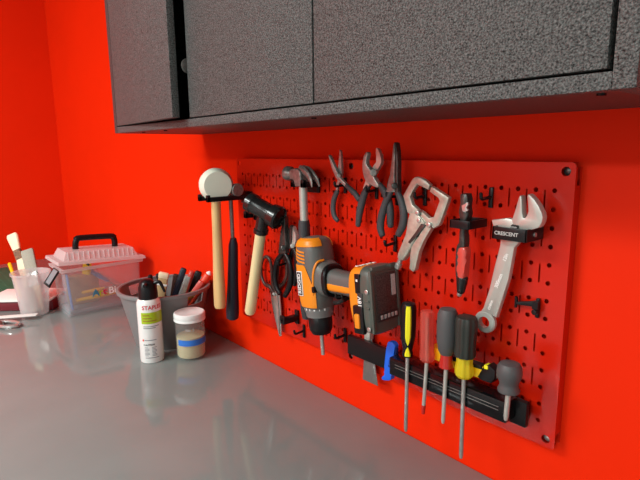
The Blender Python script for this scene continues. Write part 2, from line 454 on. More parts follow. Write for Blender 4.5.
t = thing('claw_hammer', 'steel claw hammer with curved claw, its grip hidden behind the drill', 'hammer', (0.3050,-0.0500,0.4929), g)
yh = -.052
bm = new()
fc = V((0.2482,-0.0520,0.4815)); nk = V((0.2782,-0.0520,0.4763))
lathe(bm, [(.0125, 0), (.0148, .0015), (.0148, .012), (.0105, .019), (.0095, .026), (.0125, .034), (.0125, .040)], fc, (1, 0, -.08), 24)
prism(bm, [(0.2708,0.4862),(0.2781,0.4911),(0.2905,0.4927),(0.3011,0.4909),(0.3073,0.4858),(0.3082,0.4792),(0.3099,0.4661),(0.3076,0.4567),(0.2895,0.4558),(0.2845,0.4684),(0.2725,0.4707)], yh+.014, yh-.013, .003)
finish('head', bm, 'greysteel', t)
bm = new()
cl = [(0.2979,0.4902),(0.3125,0.4872),(0.3252,0.4791),(0.3341,0.4697),(0.3394,0.4576)]
for s in (-1, 1):
    pts = [V((p[0], yh+s*(.0035+.006*i/4), p[1])) for i, p in enumerate(cl)]
    tube(bm, pts, [.009, .0085, .007, .005, .002], 10, squash=.6)
finish('claw', bm, 'greysteel', t)
bm = new(); rod(bm, (0.3004,-0.0520,0.4610), (0.3030,-0.0520,0.3759), .0085, .0085, 18); finish('shaft', bm, 'satin', t)
bm = new(); handle_lathe(bm, (0.3017,-0.0520,0.3881), (0.2919,-0.0400,0.1743), [(0, .0105), (.05, .012), (.9, .0135), (1, .010)]); finish('grip', bm, 'rubber', t)

# ------------------------------------------------------------------ pliers and cutters
gp = 'pliers hanging on the pegboard'
def plier(name, label, loc): return thing(name, label, 'pliers', loc, gp)
def grip(pts, y0, y1, r, par, m='rubber', sq=.8):
    n = len(pts); P = [V((p[0], y0+(y1-y0)*i/(n-1), p[1])) for i, p in enumerate(pts)]
    bm = new(); tube(bm, P, r, 14, squash=sq); return finish('grip', bm, m, par)

# small needle-nose
t = plier('needle_nose_pliers', 'small thin needle-nose pliers spread open, leftmost of the upper pliers', (0.3890,-0.0360,0.4754))
bm = new(); prism(bm, [(0.3647,0.5188),(0.3679,0.5167),(0.3825,0.4950),(0.3907,0.4846),(0.3999,0.4737),(0.4140,0.4638),(0.4110,0.4595),(0.3938,0.4693),(0.3845,0.4767),(0.3772,0.4878),(0.3689,0.5047)], -.034, -.041, .0012); finish('jaw', bm, 'nickelgrey', t)
bm = new(); prism(bm, [(0.3878,0.5279),(0.3909,0.5251),(0.3928,0.4987),(0.3938,0.4847),(0.3907,0.4723),(0.3844,0.4614),(0.3812,0.4487),(0.3759,0.4484),(0.3791,0.4630),(0.3834,0.4738),(0.3824,0.4844),(0.3857,0.5056)], -.0335, -.028, .0012); rod(bm, (0.3789,-0.0270,0.4795), (0.3953,-0.0425,0.4806), .0042, n=14, rnd=.001); finish('jaw', bm, 'nickelgrey', t)
grip([(0.3791,0.4501),(0.3704,0.4336),(0.3681,0.4152),(0.3734,0.4002),(0.3829,0.3931)], -.031, -.034, [.005, .0058, .006, .0056, .0045], t)
grip([(0.4110,0.4630),(0.4220,0.4559),(0.4337,0.4489),(0.4443,0.4386)], -.038, -.038, [.0042, .0054, .0058, .0055], t)

# slip-joint
t = plier('slip_joint_pliers', 'slip-joint pliers with wide open curved jaws and round pivot bolt', (0.4800,-0.0400,0.4892))
bm = new(); prism(bm, rounded([(0.4707,0.5235),(0.4752,0.5209),(0.4717,0.5099),(0.4727,0.5021),(0.4799,0.4951),(0.4916,0.4792),(0.4996,0.4698),(0.5005,0.4647),(0.4936,0.4637),(0.4784,0.4689),(0.4693,0.4745),(0.4638,0.4868),(0.4618,0.5006),(0.4644,0.5144)], 3), -.040, -.049, .002); rod(bm, (0.4714,-0.0300,0.4876), (0.4923,-0.0525,0.4890), .0062, n=18, rnd=.0012); finish('jaw', bm, 'nickelgrey', t)
bm = new(); prism(bm, rounded([(0.4856,0.5292),(0.4908,0.5279),(0.4953,0.5190),(0.4980,0.5088),(0.4955,0.5011),(0.4870,0.4906),(0.4783,0.4787),(0.4703,0.4658),(0.4640,0.4562),(0.4556,0.4577),(0.4592,0.4680),(0.4647,0.4775),(0.4807,0.5002),(0.4867,0.5081)], 3), -.0395, -.031, .002); finish('jaw', bm, 'satin', t)
grip([(0.4658,0.4631),(0.4567,0.4492),(0.4502,0.4325),(0.4446,0.4128),(0.4408,0.3902)], -.037, -.037, [.0055, .007, .0076, .0072, .0055], t)
grip([(0.4979,0.4678),(0.5075,0.4573),(0.5163,0.4405),(0.5201,0.4215),(0.5205,0.3975)], -.042, -.038, [.0055, .0068, .0076, .0074, .0058], t)

# long-nose
t = plier('long_nose_pliers', 'long-nose pliers with closed dark jaws, tallest of the upper pliers', (0.5302,-0.0450,0.4775))
bm = new(); prism(bm, [(0.5343,0.5393),(0.5373,0.5341),(0.5374,0.5096),(0.5374,0.4871),(0.5371,0.4575),(0.5180,0.4564),(0.5218,0.4690),(0.5265,0.4867),(0.5300,0.5095),(0.5320,0.5326)], -.040, -.050, .0025); finish('jaw', bm, 'greysteel', t)
bm = new(); prism(bm, [(0.5353,0.5393),(0.5387,0.5377),(0.5415,0.5244),(0.5433,0.5059),(0.5434,0.4835),(0.5450,0.4579),(0.5386,0.4576),(0.5382,0.4984),(0.5380,0.5281)], -.0395, -.0495, .0025); rod(bm, (0.5260,-0.0360,0.4668), (0.5409,-0.0535,0.4684), .0055, n=16, rnd=.001); finish('jaw', bm, 'darksteel', t)
grip([(0.5261,0.4576),(0.5152,0.4398),(0.5062,0.4154),(0.5033,0.3950),(0.5078,0.3810)], -.045, -.045, [.0052, .0066, .0072, .0072, .006], t)
grip([(0.5400,0.4584),(0.5492,0.4423),(0.5546,0.4236),(0.5531,0.4043),(0.5437,0.3862)], -.045, -.045, [.0052, .0066, .0072, .0072, .006], t)

# black needle-nose near the drill
t = plier('black_pliers', 'black needle-nose pliers with looped black handles left of the drill', (0.2219,-0.0450,0.3044))
bm = new(); prism(bm, [(0.2298,0.3883),(0.2333,0.3857),(0.2347,0.3591),(0.2360,0.3300),(0.2352,0.3078),(0.2072,0.3036),(0.2131,0.3270),(0.2203,0.3574),(0.2260,0.3821)], -.040, -.051, .0025); rod(bm, (0.2099,-0.0370,0.3149), (0.2326,-0.0540,0.3205), .006, n=16, rnd=.001); finish('jaw', bm, 'darksteel', t)
grip([(0.2177,0.3058),(0.1967,0.2853),(0.1851,0.2545),(0.1881,0.2272),(0.2018,0.2098)], -.045, -.045, [.0055, .007, .0076, .0074, .006], t, 'black')
grip([(0.2236,0.3067),(0.2386,0.2921),(0.2453,0.2631),(0.2386,0.2337),(0.2219,0.2091)], -.045, -.045, [.0055, .007, .0076, .0074, .006], t, 'black')
# diagonal cutters
t = plier('diagonal_cutters', 'small diagonal cutters between the black pliers and the drill', (0.2482,-0.0400,0.3274))
bm = new(); prism(bm, [(0.2415,0.3702),(0.2472,0.3693),(0.2480,0.3564),(0.2447,0.3269),(0.2526,0.3200),(0.2350,0.3175),(0.2322,0.3399),(0.2352,0.3586)], -.034, -.043, .002); finish('jaw', bm, 'darksteel', t)
bm = new(); prism(bm, [(0.2507,0.3683),(0.2594,0.3535),(0.2612,0.3400),(0.2526,0.3200),(0.2397,0.3181),(0.2473,0.3346),(0.2489,0.3493)], -.0335, -.0425, .002); rod(bm, (0.2335,-0.0300,0.3218), (0.2535,-0.0455,0.3267), .005, n=14, rnd=.001); finish('jaw', bm, 'satin', t)
grip([(0.2398,0.3204),(0.2309,0.3028),(0.2253,0.2794),(0.2269,0.2570),(0.2346,0.2357)], -.032, -.031, [.005, .006, .0065, .006, .005], t, 'black')
grip([(0.2504,0.3218),(0.2580,0.3069),(0.2596,0.2852),(0.2567,0.2625),(0.2501,0.2389)], -.040, -.040, [.005, .0062, .0066, .0064, .005], t, 'black')

# scissors
t = thing('scissors', 'long scissors hanging blade down with dark looped handle beside the black pliers', 'scissors', (0.1514,-0.0300,0.2026))
bm = new(); prism(bm, [(0.1447,0.2011),(0.1794,0.2084),(0.1839,0.1652),(0.1834,0.1002),(0.1769,0.0970),(0.1594,0.1392),(0.1480,0.1766)], -.0275, -.0305, .0008); finish('blade', bm, 'steel', t)
bm = new(); prism(bm, [(0.1491,0.2021),(0.1751,0.2075),(0.1797,0.1641),(0.1792,0.1004),(0.1659,0.1409)], -.0308, -.0335, .0008); finish('blade', bm, 'steel', t)
lp = [(0.1597,0.1951),(0.1452,0.2105),(0.1231,0.2140),(0.1104,0.2303),(0.1095,0.2556),(0.1196,0.2758),(0.1355,0.2822),(0.1482,0.2739),(0.1535,0.2501),(0.1566,0.2233),(0.1644,0.2053)]
bm = new(); tube(bm, [V((p[0], -.030, p[1])) for p in lp], [.006, .0055, .0045, .004, .004, .004, .004, .004, .0045, .0055, .006], 12, squash=.9); finish('handle', bm, 'brown', t)
lp2 = [(0.1597,0.1951),(0.1755,0.2167),(0.1927,0.2305),(0.2036,0.2490),(0.2045,0.2718),(0.1969,0.2856),(0.1868,0.2877),(0.1781,0.2787),(0.1708,0.2532),(0.1653,0.2250),(0.1623,0.2048)]
bm = new(); tube(bm, [V((p[0], -.026, p[1])) for p in lp2], [.006, .005, .0045, .004, .004, .004, .004, .004, .0045, .005, .006], 12, squash=.7); finish('handle', bm, 'brown', t)
bm = new(); rod(bm, (0.1447,-0.0188,0.1915), (0.1702,-0.0370,0.2007), .0042, n=14, rnd=.001); finish('pivot_screw', bm, 'steel', t)

# locking C-clamp
t = thing('locking_c_clamp', 'nickel locking C-clamp pliers with big open square jaws', 'clamp', (0.5819,-0.0420,0.4115))
bm = new(); prism(bm, [(0.5715,0.4809),(0.5772,0.4844),(0.5853,0.4842),(0.5946,0.4809),(0.6060,0.4731),(0.6030,0.4648),(0.5893,0.4696),(0.5811,0.4720),(0.5749,0.4642),(0.5676,0.4515),(0.5727,0.4395),(0.5883,0.4294),(0.5793,0.4163),(0.5623,0.4262),(0.5530,0.4525)], -.0385, -.0465, .002); finish('upper_jaw', bm, 'nickel', t)
bm = new(); prism(bm, [(0.6083,0.4705),(0.6150,0.4681),(0.6411,0.4553),(0.6403,0.4499),(0.6279,0.4164),(0.6248,0.4106),(0.6152,0.4049),(0.6027,0.4092),(0.5868,0.4198),(0.5917,0.4297),(0.6057,0.4207),(0.6145,0.4234),(0.6244,0.4488),(0.6221,0.4532),(0.6053,0.4622)], -.038, -.046, .002); finish('lower_jaw', bm, 'nickel', t)
bm = new(); prism(bm, [(0.5695,0.4278),(0.5849,0.4263),(0.6003,0.4127),(0.5937,0.4035),(0.5860,0.3911),(0.5642,0.3539),(0.5558,0.3436),(0.5443,0.3468),(0.5454,0.3551),(0.5608,0.3891),(0.5663,0.4131)], -.036, -.0485, .003); finish('body', bm, 'nickel', t)
bm = new(); prism(bm, [(0.5991,0.4135),(0.6118,0.4055),(0.5979,0.3831),(0.5892,0.3636),(0.5819,0.3321),(0.5772,0.3282),(0.5698,0.3319),(0.5715,0.3560),(0.5734,0.3750),(0.5872,0.3894)], -.038, -.047, .002); finish('release_lever', bm, 'nickel', t)
bm = new(); prism(bm, [(0.5935,0.4110),(0.6027,0.4092),(0.5826,0.3859),(0.5722,0.3748),(0.5673,0.3771),(0.5823,0.3955)], -.0355, -.0492, .001); finish('link', bm, 'darksteel', t)
bm = new(); rod(bm, (0.5501,-0.0420,0.3520), (0.5435,-0.0420,0.3344), .0045, .0045, 14); rod(bm, (0.5443,-0.0420,0.3371), (0.5408,-0.0420,0.3269), .006, .006, 16, .0015); finish('adjusting_screw', bm, 'steel', t)
for q in ((0.5853,-0.0495,0.4272), (0.5888,-0.0495,0.4154), (0.6084,-0.0495,0.4102)):
    bm = new(); rod(bm, (q[0], -.035, q[2]), (q[0], -.0505, q[2]), .0042, n=16, rnd=.0015); finish('rivet', bm, 'steel', t)

# locking pliers with red grip in a black ring holder
t = thing('locking_pliers', 'slim locking pliers with red grip standing in a black holder', 'pliers', (0.6711,-0.0500,0.4095), gp)
bm = new(); prism(bm, [(0.6666,0.4616),(0.6697,0.4639),(0.6777,0.4637),(0.6805,0.4555),(0.6794,0.4450),(0.6815,0.4346),(0.6788,0.4238),(0.6755,0.4092),(0.6778,0.3952),(0.6776,0.3836),(0.6678,0.3822),(0.6676,0.4047),(0.6684,0.4228),(0.6653,0.4367),(0.6672,0.4476)], -.042, -.056, .003); finish('upper_jaw', bm, 'darksteel', t)
bm = new(); prism(bm, [(0.6729,0.4466),(0.6784,0.4498),(0.6830,0.4522),(0.6839,0.4488),(0.6810,0.4444),(0.6844,0.4405),(0.6790,0.4372),(0.6749,0.4383)], -.0565, -.060, .001); finish('lock_catch', bm, 'chrome', t)
bm = new(); prism(bm, rounded([(0.6683,0.3826),(0.6804,0.3843),(0.6819,0.3708),(0.6812,0.3525),(0.6794,0.3376),(0.6696,0.3357),(0.6680,0.3539),(0.6681,0.3687)], 3), -.044, -.058, .004); finish('grip', bm, 'redgrip', t)
bm = new(); tube(bm, [V((p[0], -.050, p[1])) for p in [(0.6707,0.3906),(0.6653,0.3819),(0.6645,0.3641),(0.6653,0.3457),(0.6678,0.3275)]], .0036, 10); finish('release_lever', bm, 'darksteel', t)
bm = new(); tube(bm, [V((p[0], -.050, p[1])) for p in [(0.6740,0.3377),(0.6728,0.3285),(0.6718,0.3148)]], [.0085, .008, .006], 14); finish('end_cap', bm, 'blackrubber', t)
bm = new(); tube(bm, [V((p[0], -.050, p[1])) for p in [(0.6709,0.3154),(0.6695,0.3091)]], [.0045, .004], 12); finish('adjusting_screw', bm, 'steel', t)
h = thing('ring_holder', 'black square ring holder around the slim locking pliers', 'tool holder', (0.6523,-0.0240,0.4106))
a = V((0.6582,-0.0600,0.4256)); b2 = V((0.6916,-0.0600,0.4115))
def ring(bm, x0, x1, z0, z1, yb, yf, th=.0025):
    span(bm, (x0, yb, z0), (x0+th, yf, z1), .0006); span(bm, (x1-th, yb, z0), (x1, yf, z1), .0006)
    span(bm, (x0+.0001, yf+th, z0), (x1-.0001, yf, z1), .0006); span(bm, (x0+.0001, yb, z0), (x1-.0001, yb-th, z1), .0006)
bm = new(); ring(bm, a.x, b2.x, b2.z+.002, a.z, PF-.0001, -.066); finish('ring', bm, 'black', h)

# adjustable wrench in its labelled holder
t = thing('adjustable_wrench', 'large satin steel adjustable wrench with open jaw, tilted in black holder', 'wrench', (0.7144,-0.0450,0.2801), None)
hd = [(0.7199,0.2691),(0.7100,0.2644),(0.7024,0.2702),(0.6988,0.2800),(0.7015,0.2884),(0.7106,0.3088),(0.7180,0.3385),(0.7249,0.3719),(0.7283,0.3950),(0.7295,0.4063),(0.7603,0.4101),(0.7590,0.4026),(0.7505,0.3954),(0.7470,0.3799),(0.7415,0.3477),(0.7350,0.3134),(0.7288,0.2876),(0.7264,0.2765)]
# handle ring: rounded lower end with its hole, then the tapering flat handle
bm = new(); prism(bm, [(0.7227,0.2908),(0.7307,0.2881),(0.7461,0.3486),(0.7516,0.3938),(0.7598,0.4045),(0.7564,0.4161),(0.7310,0.4131),(0.7302,0.3952),(0.7244,0.3628),(0.7175,0.3291),(0.7092,0.2980),(0.7035,0.2889),(0.7136,0.2914)], -.041, -.049, .002); finish('handle', bm, 'satin', t)
bm = new()
c0 = (0.7123,-0.0450,0.2772); n = 28
ro, ri = .0165, .0085
for y0, y1 in ((-.0405, -.0495),):
    loft(bm, [[V((c0[0]+r*math.cos(q), yy, c0[2]+r*math.sin(q))) for q in [2*math.pi*k/n for k in range(n)]] for r, yy in ((ri, y0), (ro-.002, y0), (ro, y0-.002), (ro, y1+.002), (ro-.002, y1), (ri, y1), (ri, y0))], cap=False)
finish('hanging_eye', bm, 'satin', t)
bm = new(); prism(bm, [(0.7191,0.4296),(0.7412,0.4343),(0.7511,0.4336),(0.7534,0.4253),(0.7565,0.4188),(0.7612,0.4135),(0.7389,0.4107),(0.7236,0.4168)], -.0455, -.0555, .002)
prism(bm, [(0.7493,0.4327),(0.7530,0.4449),(0.7571,0.4635),(0.7586,0.4665),(0.7608,0.4654),(0.7623,0.4556),(0.7635,0.4441),(0.7648,0.4376),(0.7674,0.4370),(0.7697,0.4405),(0.7715,0.4464),(0.7704,0.4562),(0.7685,0.4659),(0.7696,0.4688),(0.7721,0.4682),(0.7783,0.4625),(0.7846,0.4549),(0.7898,0.4456),(0.7914,0.4401),(0.7906,0.4335),(0.7874,0.4267),(0.7744,0.4211),(0.7617,0.4179),(0.7527,0.4211)], -.0445, -.0565, .0022)
finish('jaw_head', bm, 'satin', t)
bm = new(); rod(bm, (0.7497,-0.0560,0.4226), (0.7603,-0.0560,0.4224), .0045, .0045, 16, .001); finish('adjusting_screw', bm, 'darksteel', t)
a = V((0.7270,-0.0660,0.4163)); b2 = V((0.7767,-0.0660,0.4082)); zt = (0.7529,-0.0660,0.4233)[2]; zb = (0.7539,-0.0660,0.4059)[2]
h = thing('wrench_holder', 'black box-shaped holder with white lettering gripping the adjustable wrench', 'tool holder', (a.x, PF, zb))
bm = new(); ring(bm, a.x, b2.x, zb, zt, PF-.0001, -.066, .003); finish('ring', bm, 'black', h)
bm = place(text_bm('CRESCENT', .0070), ((a.x+b2.x)/2-.004, -.0664, (zt+zb)/2), (1, 0, 0), (0, 0, 1)); finish('lettering', bm, 'lightlabel', h)
bm = new(); rod(bm, (b2.x-.0006, -.045, (zt+zb)/2), (b2.x+.002, -.045, (zt+zb)/2), .003, n=12); finish('screw', bm, 'steel', h)
for p in ([(0.7398,0.3800),(0.7412,0.3813),(0.7426,0.3825)], ):
    pass
def handle_text(txt, q, size):
    up = (V((0.7502,-0.0493,0.3907))-V((0.7194,-0.0493,0.2945))).normalized()
    bm = place(text_bm(txt, size), q, up, V((0, -1, 0)).cross(up)); finish('stamped_lettering', bm, 'letter', t)
handle_text('12in', (0.7400,-0.0493,0.3786), .007)
handle_text('300mm', (0.7315,-0.0493,0.3433), .0075)
handle_text('CHINA', (0.7212,-0.0493,0.3055), .005)

# ------------------------------------------------------------------ cordless drill
DO = V((.3585, -.068, .275)); dth = rad(6)
eu = V((math.cos(dth), 0, math.sin(dth))); ev = V((-math.sin(dth), 0, math.cos(dth))); ew = V((0, -1, 0))
def D(u, v, w): return DO+eu*u+ev*v+ew*w
drill = thing('cordless_drill', 'orange and grey cordless drill hung chuck down with battery to the right', 'drill', tuple(D(0, -.10, 0)))
prof = [(.0885, .010, .012, 0), (.0865, .021, .022, 0), (.082, .027, .028, 0), (.074, .0305, .0315, 0), (.060, .033, .033, .001), (.035, .034, .034, .001),
        (.005, .034, .034, .001), (-.025, .033, .033, .001), (-.045, .031, .031, .001), (-.051, .028, .029, .001)]
def sup(t, e=.75): c, s = math.cos(t), math.sin(t); return math.copysign(abs(c)**e, c), math.copysign(abs(s)**e, s)
def at(v):
    for p, q in zip(prof, prof[1:]):
        if p[0] >= v >= q[0]:
            k = (p[0]-v)/(p[0]-q[0]); return [p[i]+(q[i]-p[i])*k for i in range(4)]
    return list(prof[-1])
def surf(v, t, off=0.):
    _, a, b, c = at(v); x, y = sup(t); return D(c+x*(a+off), v, y*(b+off))
bm = new(); N = 40
loft(bm, [[surf(p[0], 2*math.pi*i/N) for i in range(N)] for p in prof]); finish('motor_housing', bm, 'drillgrey', drill)
def patch(name, m, ts, v_lo, v_hi, off=.0016, nv=10, par=drill):
    """raised shell on the housing between two edges given as functions of the angle"""
    bm = new(); nt_ = len(ts)
    def grid(o): return [[surf(v_lo(t)+(v_hi(t)-v_lo(t))*j/nv, t, o) for j in range(nv+1)] for t in ts]
    A, B = grid(off), grid(-.002)
    va = [[bm.verts.new(p) for p in r] for r in A]; vb = [[bm.verts.new(p) for p in r] for r in B]
    for i in range(nt_-1):
        for j in range(nv):
            bm.faces.new((va[i][j], va[i+1][j], va[i+1][j+1], va[i][j+1])); bm.faces.new((vb[i][j], vb[i][j+1], vb[i+1][j+1], vb[i+1][j]))
    for i in range(nt_-1):
        bm.faces.new((va[i][0], vb[i][0], vb[i+1][0], va[i+1][0])); bm.faces.new((va[i][nv], va[i+1][nv], vb[i+1][nv], vb[i][nv]))
    for j in range(nv):
        bm.faces.new((va[0][j], va[0][j+1], vb[0][j+1], vb[0][j])); bm.faces.new((va[-1][j], vb[-1][j], vb[-1][j+1], va[-1][j+1]))
    return finish(name, bm, m, par)
lin = lambda a, b, n: [a+(b-a)*i/n for i in range(n+1)]
# angle pi/2 looks out from the wall, 0 to the handle side
patch('side_panel', 'orange', lin(rad(48), rad(150), 24), lambda t: -.0475, lambda t: max(-.014, min(.036, .036-(rad(84)-t)*.085)))
patch('side_panel', 'orange', lin(rad(210), rad(312), 24), lambda t: -.0475, lambda t: .03)
patch('rear_cap', 'orange', lin(rad(8), rad(150), 30), lambda t: .071, lambda t: .0865)
patch('rear_cap', 'orange', lin(rad(222), rad(308), 22), lambda t: .068, lambda t: .0865)
for k in range(4):
    v0 = .043+.0065*k
    patch('vent_stripe', 'orange', lin(rad(82), rad(142), 14), lambda t, v0=v0: v0+(t-rad(110))*.008, lambda t, v0=v0: v0+.0028+(t-rad(110))*.008, off=.001, nv=2)
# name plate
pc = D(-.008, .000, .0358)
bm = new(); box(bm, pc, (.048, .0022, .0150), Matrix((ev, ew, eu)).transposed().to_3x3(), .0006)
plate = finish('name_plate', bm, 'letter', drill)
bm = new(); box(bm, pc+ew*.0004, (.045, .0022, .0122), Matrix((ev, ew, eu)).transposed().to_3x3(), .0004); finish('plate_field', bm, 'printblack', plate)
bm = place(text_bm('RIDGID', .0118), pc+ew*.0017, ev, -eu); finish('lettering', bm, 'letter', plate)
bm = new(); box(bm, D(.026, -.010, .0285), (.007, .012, .012), Matrix((eu, ew, ev)).transposed().to_3x3(), .002); finish('direction_switch', bm, 'black', drill)
# torque ring, numbers, chuck, bit
bm = new(); lathe(bm, [(.026, 0), (.0290, .0008), (.0290, .010), (.0275, .014), (.0265, .022), (.024, .0225)], D(.001, -.0475, 0), -ev, 32); ringo = finish('torque_ring', bm, 'ringgrey', drill)
for k in range(8):
    a = rad(20+20*k); bm = new(); p = D(.001+.0291*math.cos(a), -.0525, .0291*math.sin(a)); tdir = (eu*-math.sin(a)+ew*math.cos(a))
    box(bm, p, (.0016 if k % 2 else .003, .0008, .004), Matrix((tdir, eu*math.cos(a)+ew*math.sin(a), ev)).transposed().to_3x3()); finish('number_mark', bm, 'letter', ringo)
bm = new(); pr = [(.0225, 0), (.0238, .002), (.0238, .018), (.0225, .028), (.018, .036), (.012, .038)]
lathe(bm, pr, D(.001, -.0695, 0), -ev, 32); finish('chuck', bm, 'black', drill)
bm = new(); rod(bm, D(.001, -.104, 0), D(.001, -.150, 0), .0040, n=12); finish('bit_holder', bm, 'steel', drill)
# trigger boss, black band painted as the shaded gap and handle
def hl(bm, st, n=28, e=.72):
    rings = []
    for u, vc, hv, hw in st: rings.append([D(u, vc+sup(t, e)[0]*hv, sup(t, e)[1]*hw) for t in [2*math.pi*i/n for i in range(n)]])
    return loft(bm, rings)
bm = new(); hl(bm, [(.010, .012, .036, .031), (.030, .010, .036, .0305), (.041, .007, .034, .028), (.046, .006, .031, .026)]); finish('grip_boss', bm, 'drillgrey', drill)
# orange outline on the boss
bm = new(); tube(bm, [D(.022, -.020, .0298), D(.028, .020, .0308), (D(.033, .041, .024)), D(.037, .0445, .010)], .0022, 10); finish('orange_trim', bm, 'orange', drill)
bm = new(); hl(bm, [(.044, .005, .031, .027), (.050, .005, .032, .0275), (.053, .004, .030, .026)]); finish('gap_shade', bm, 'black', drill)
bm = new(); hl(bm, [(.050, .004, .0235, .0205), (.065, .003, .0225, .020), (.095, .001, .0215, .0195), (.115, .000, .0225, .020), (.128, -.001, .026, .023)]); finish('grip', bm, 'drillgrey', drill)
bm = new(); hl(bm, [(.054, -.003, .0115, .0216), (.07, -.004, .011, .0212), (.1, -.005, .0105, .0206), (.118, -.004, .011, .0206), (.128, -.004, .015, .0236)]); finish('orange_stripe', bm, 'orange', drill)
bm = new(); hl(bm, [(.052, -.033, .010, .008), (.064, -.031, .009, .008), (.078, -.026, .007, .007)]); finish('trigger', bm, 'blackrubber', drill)
# handle foot and battery
bm = new(); hl(bm, [(.114, -.004, .026, .023), (.122, -.010, .046, .030), (.129, -.015, .055, .0345), (.142, -.016, .057, .036), (.152, -.016, .056, .036)], 36, .5); finish('handle_foot', bm, 'orange', drill)
bat = new(); hl(bat, [(.1515, -.016, .055, .0355), (.155, -.016, .0585, .0378), (.172, -.016, .0590, .0385), (.1765, -.016, .0575, .0372), (.179, -.016, .055, .0350)], 40, .42)
battery = finish('battery', bat, 'batgrey', drill)
bm = new(); box(bm, D(.1788, -.012, -.004), (.0022, .058, .082), Matrix((eu, ew, ev)).transposed().to_3x3(), .001); lab = finish('battery_label', bm, 'label', battery)
bm = new(); box(bm, D(.1800, .006, -.020), (.0012, .010, .036), Matrix((eu, ew, ev)).transposed().to_3x3()); finish('sticker', bm, 'lightlabel', lab)
bm = new(); box(bm, D(.1800, -.045, -.004), (.0012, .050, .014), Matrix((eu, ew, ev)).transposed().to_3x3()); sy = finish('symbol_strip', bm, 'printblack', lab)
for k in range(5):
    bm = new(); box(bm, D(.1808, -.045, .014-.009*k), (.0006, .006, .007), Matrix((eu, ew, ev)).transposed().to_3x3(), .0002); finish('symbol', bm, 'lightlabel', sy)
bm = new()
for s in (-1, 1): box(bm, D(.178, -.016, s*.032), (.006, .008, .108), Matrix((eu, ew, ev)).transposed().to_3x3(), .002)
box(bm, D(.178, .038, 0), (.006, .062, .010), Matrix((eu, ew, ev)).transposed().to_3x3(), .002)
finish('bumper_rim', bm, 'batgrey', battery)
for v in (.002, -.062):
    bm = new(); rod(bm, D(.172, v, .0380), D(.172, v, .0398), .0042, n=16, rnd=.0006); finish('battery_screw', bm, 'steel', battery)
for v in (-.014, -.026):
    bm = new(); box(bm, D(.171, v, .0380), (.010, .003, .004), Matrix((eu, ew, ev)).transposed().to_3x3(), .001); finish('grip_ridge', bm, 'batgrey', battery)
bm = new(); box(bm, D(.151, .014, .0364), (.013, .004, .034), Matrix((eu, ew, ev)).transposed().to_3x3(), .0015); dk = finish('dark_panel', bm, 'black', battery)
bm = new(); box(bm, D(.156, -.016, .0374), (.012, .004, .030), Matrix((eu, ew, ev)).transposed().to_3x3(), .001); lg = finish('voltage_panel', bm, 'printblack', battery)
bm = place(text_bm('18V', .0115), D(.156, -.016, .0398), ev, -eu); finish('lettering', bm, 'letter', lg)
bm = new(); box(bm, D(.151, .020, .0386), (.004, .001, .004), Matrix((eu, ew, ev)).transposed().to_3x3()); finish('indicator', bm, 'letter', dk)
bm = new(); box(bm, D(.150, -.048, .0370), (.024, .009, .050), Matrix((eu, ew, ev)).transposed().to_3x3(), .003); lt = finish('latch_surround', bm, 'black', battery)
bm = new(); box(bm, D(.149, -.050, .0405), (.012, .008, .026), Matrix((eu, ew, ev)).transposed().to_3x3(), .003); finish('release_latch', bm, 'orange', lt)
bm = new()
for k in range(6): box(bm, D(.1385+.0016*(k % 2), .0415, .022-.008*k), (.006, .006, .0012), Matrix((eu, ew, ev)).transposed().to_3x3(), .0003)
finish('top_print', bm, 'letter', drill)
hd_ = thing('drill_hanger', 'dark wire hanger behind the drill grip holding it to the board', 'hook', tuple(D(.085, .024, .02)))
for u in (.078, .094):
    bm = new(); tube(bm, [V((D(u, -.022, 0).x, PF-.001, D(u, -.022, 0).z)), D(u, -.0235, -.01), D(u, -.0235, .018), D(u, -.014, .023)], .0022, 8); finish('wire_arm', bm, 'black', hd_)

# ------------------------------------------------------------------ magnetic tool bar
bx0, bx1 = .421, .782
bar = thing('magnetic_tool_bar', 'black magnetic bar with protruding tray holding the screwdrivers', 'tool holder', (.6, PF, .137))
bm = new(); span(bm, (bx0, -.0352, .1365), (bx1, -.0450, .1740), .001); finish('back_bar', bm, 'black', bar)
for x in (.45, .75):
    bm = new(); span(bm, (x-.008, PF-.0001, .145), (x+.008, -.0355, .166)); finish('standoff', bm, 'black', bar)
bm = new(); span(bm, (.553, -.0449, .1480), (.767, -.0731, .1790), .0012); tray = finish('tray', bm, 'gloss', bar)
for z in (.1690, .1640):
    bm = new(); span(bm, (.565, -.0729, z-.0004), (.755, -.0736, z+.0004)); finish('magnet_rail', bm, 'greysteel', tray)

# screwdrivers stuck to the tray front
gs = 'screwdrivers on the magnetic bar'
YS = -.0765
def sd(name, label, pt): return thing(name, label, 'screwdriver', pt, gs)
def shaft(a, b, r, par, m='steel', tip='flat'):
    bm = new(); a, b = V(a), V(b); d = b-a; L = d.length
    lathe(bm, [(r, 0), (r, L-.006), (r*.7, L)] if tip == 'flat' else [(r, 0), (r, L-.008), (r*.35, L)], a, d, 14); return finish('shaft', bm, m, par)
def fluted(bm, prof, o, axis, n=48, lobes=6, depth=.06):
    ax = V(axis).normalized(); u, w = frame(ax)
    loft(bm, [[V(o)+ax*h+(u*math.cos(t)+w*math.sin(t))*max(r*(1-depth*(.5+.5*math.cos(lobes*t))), 1e-5) for t in [2*math.pi*i/n for i in range(n)]] for r, h in prof])
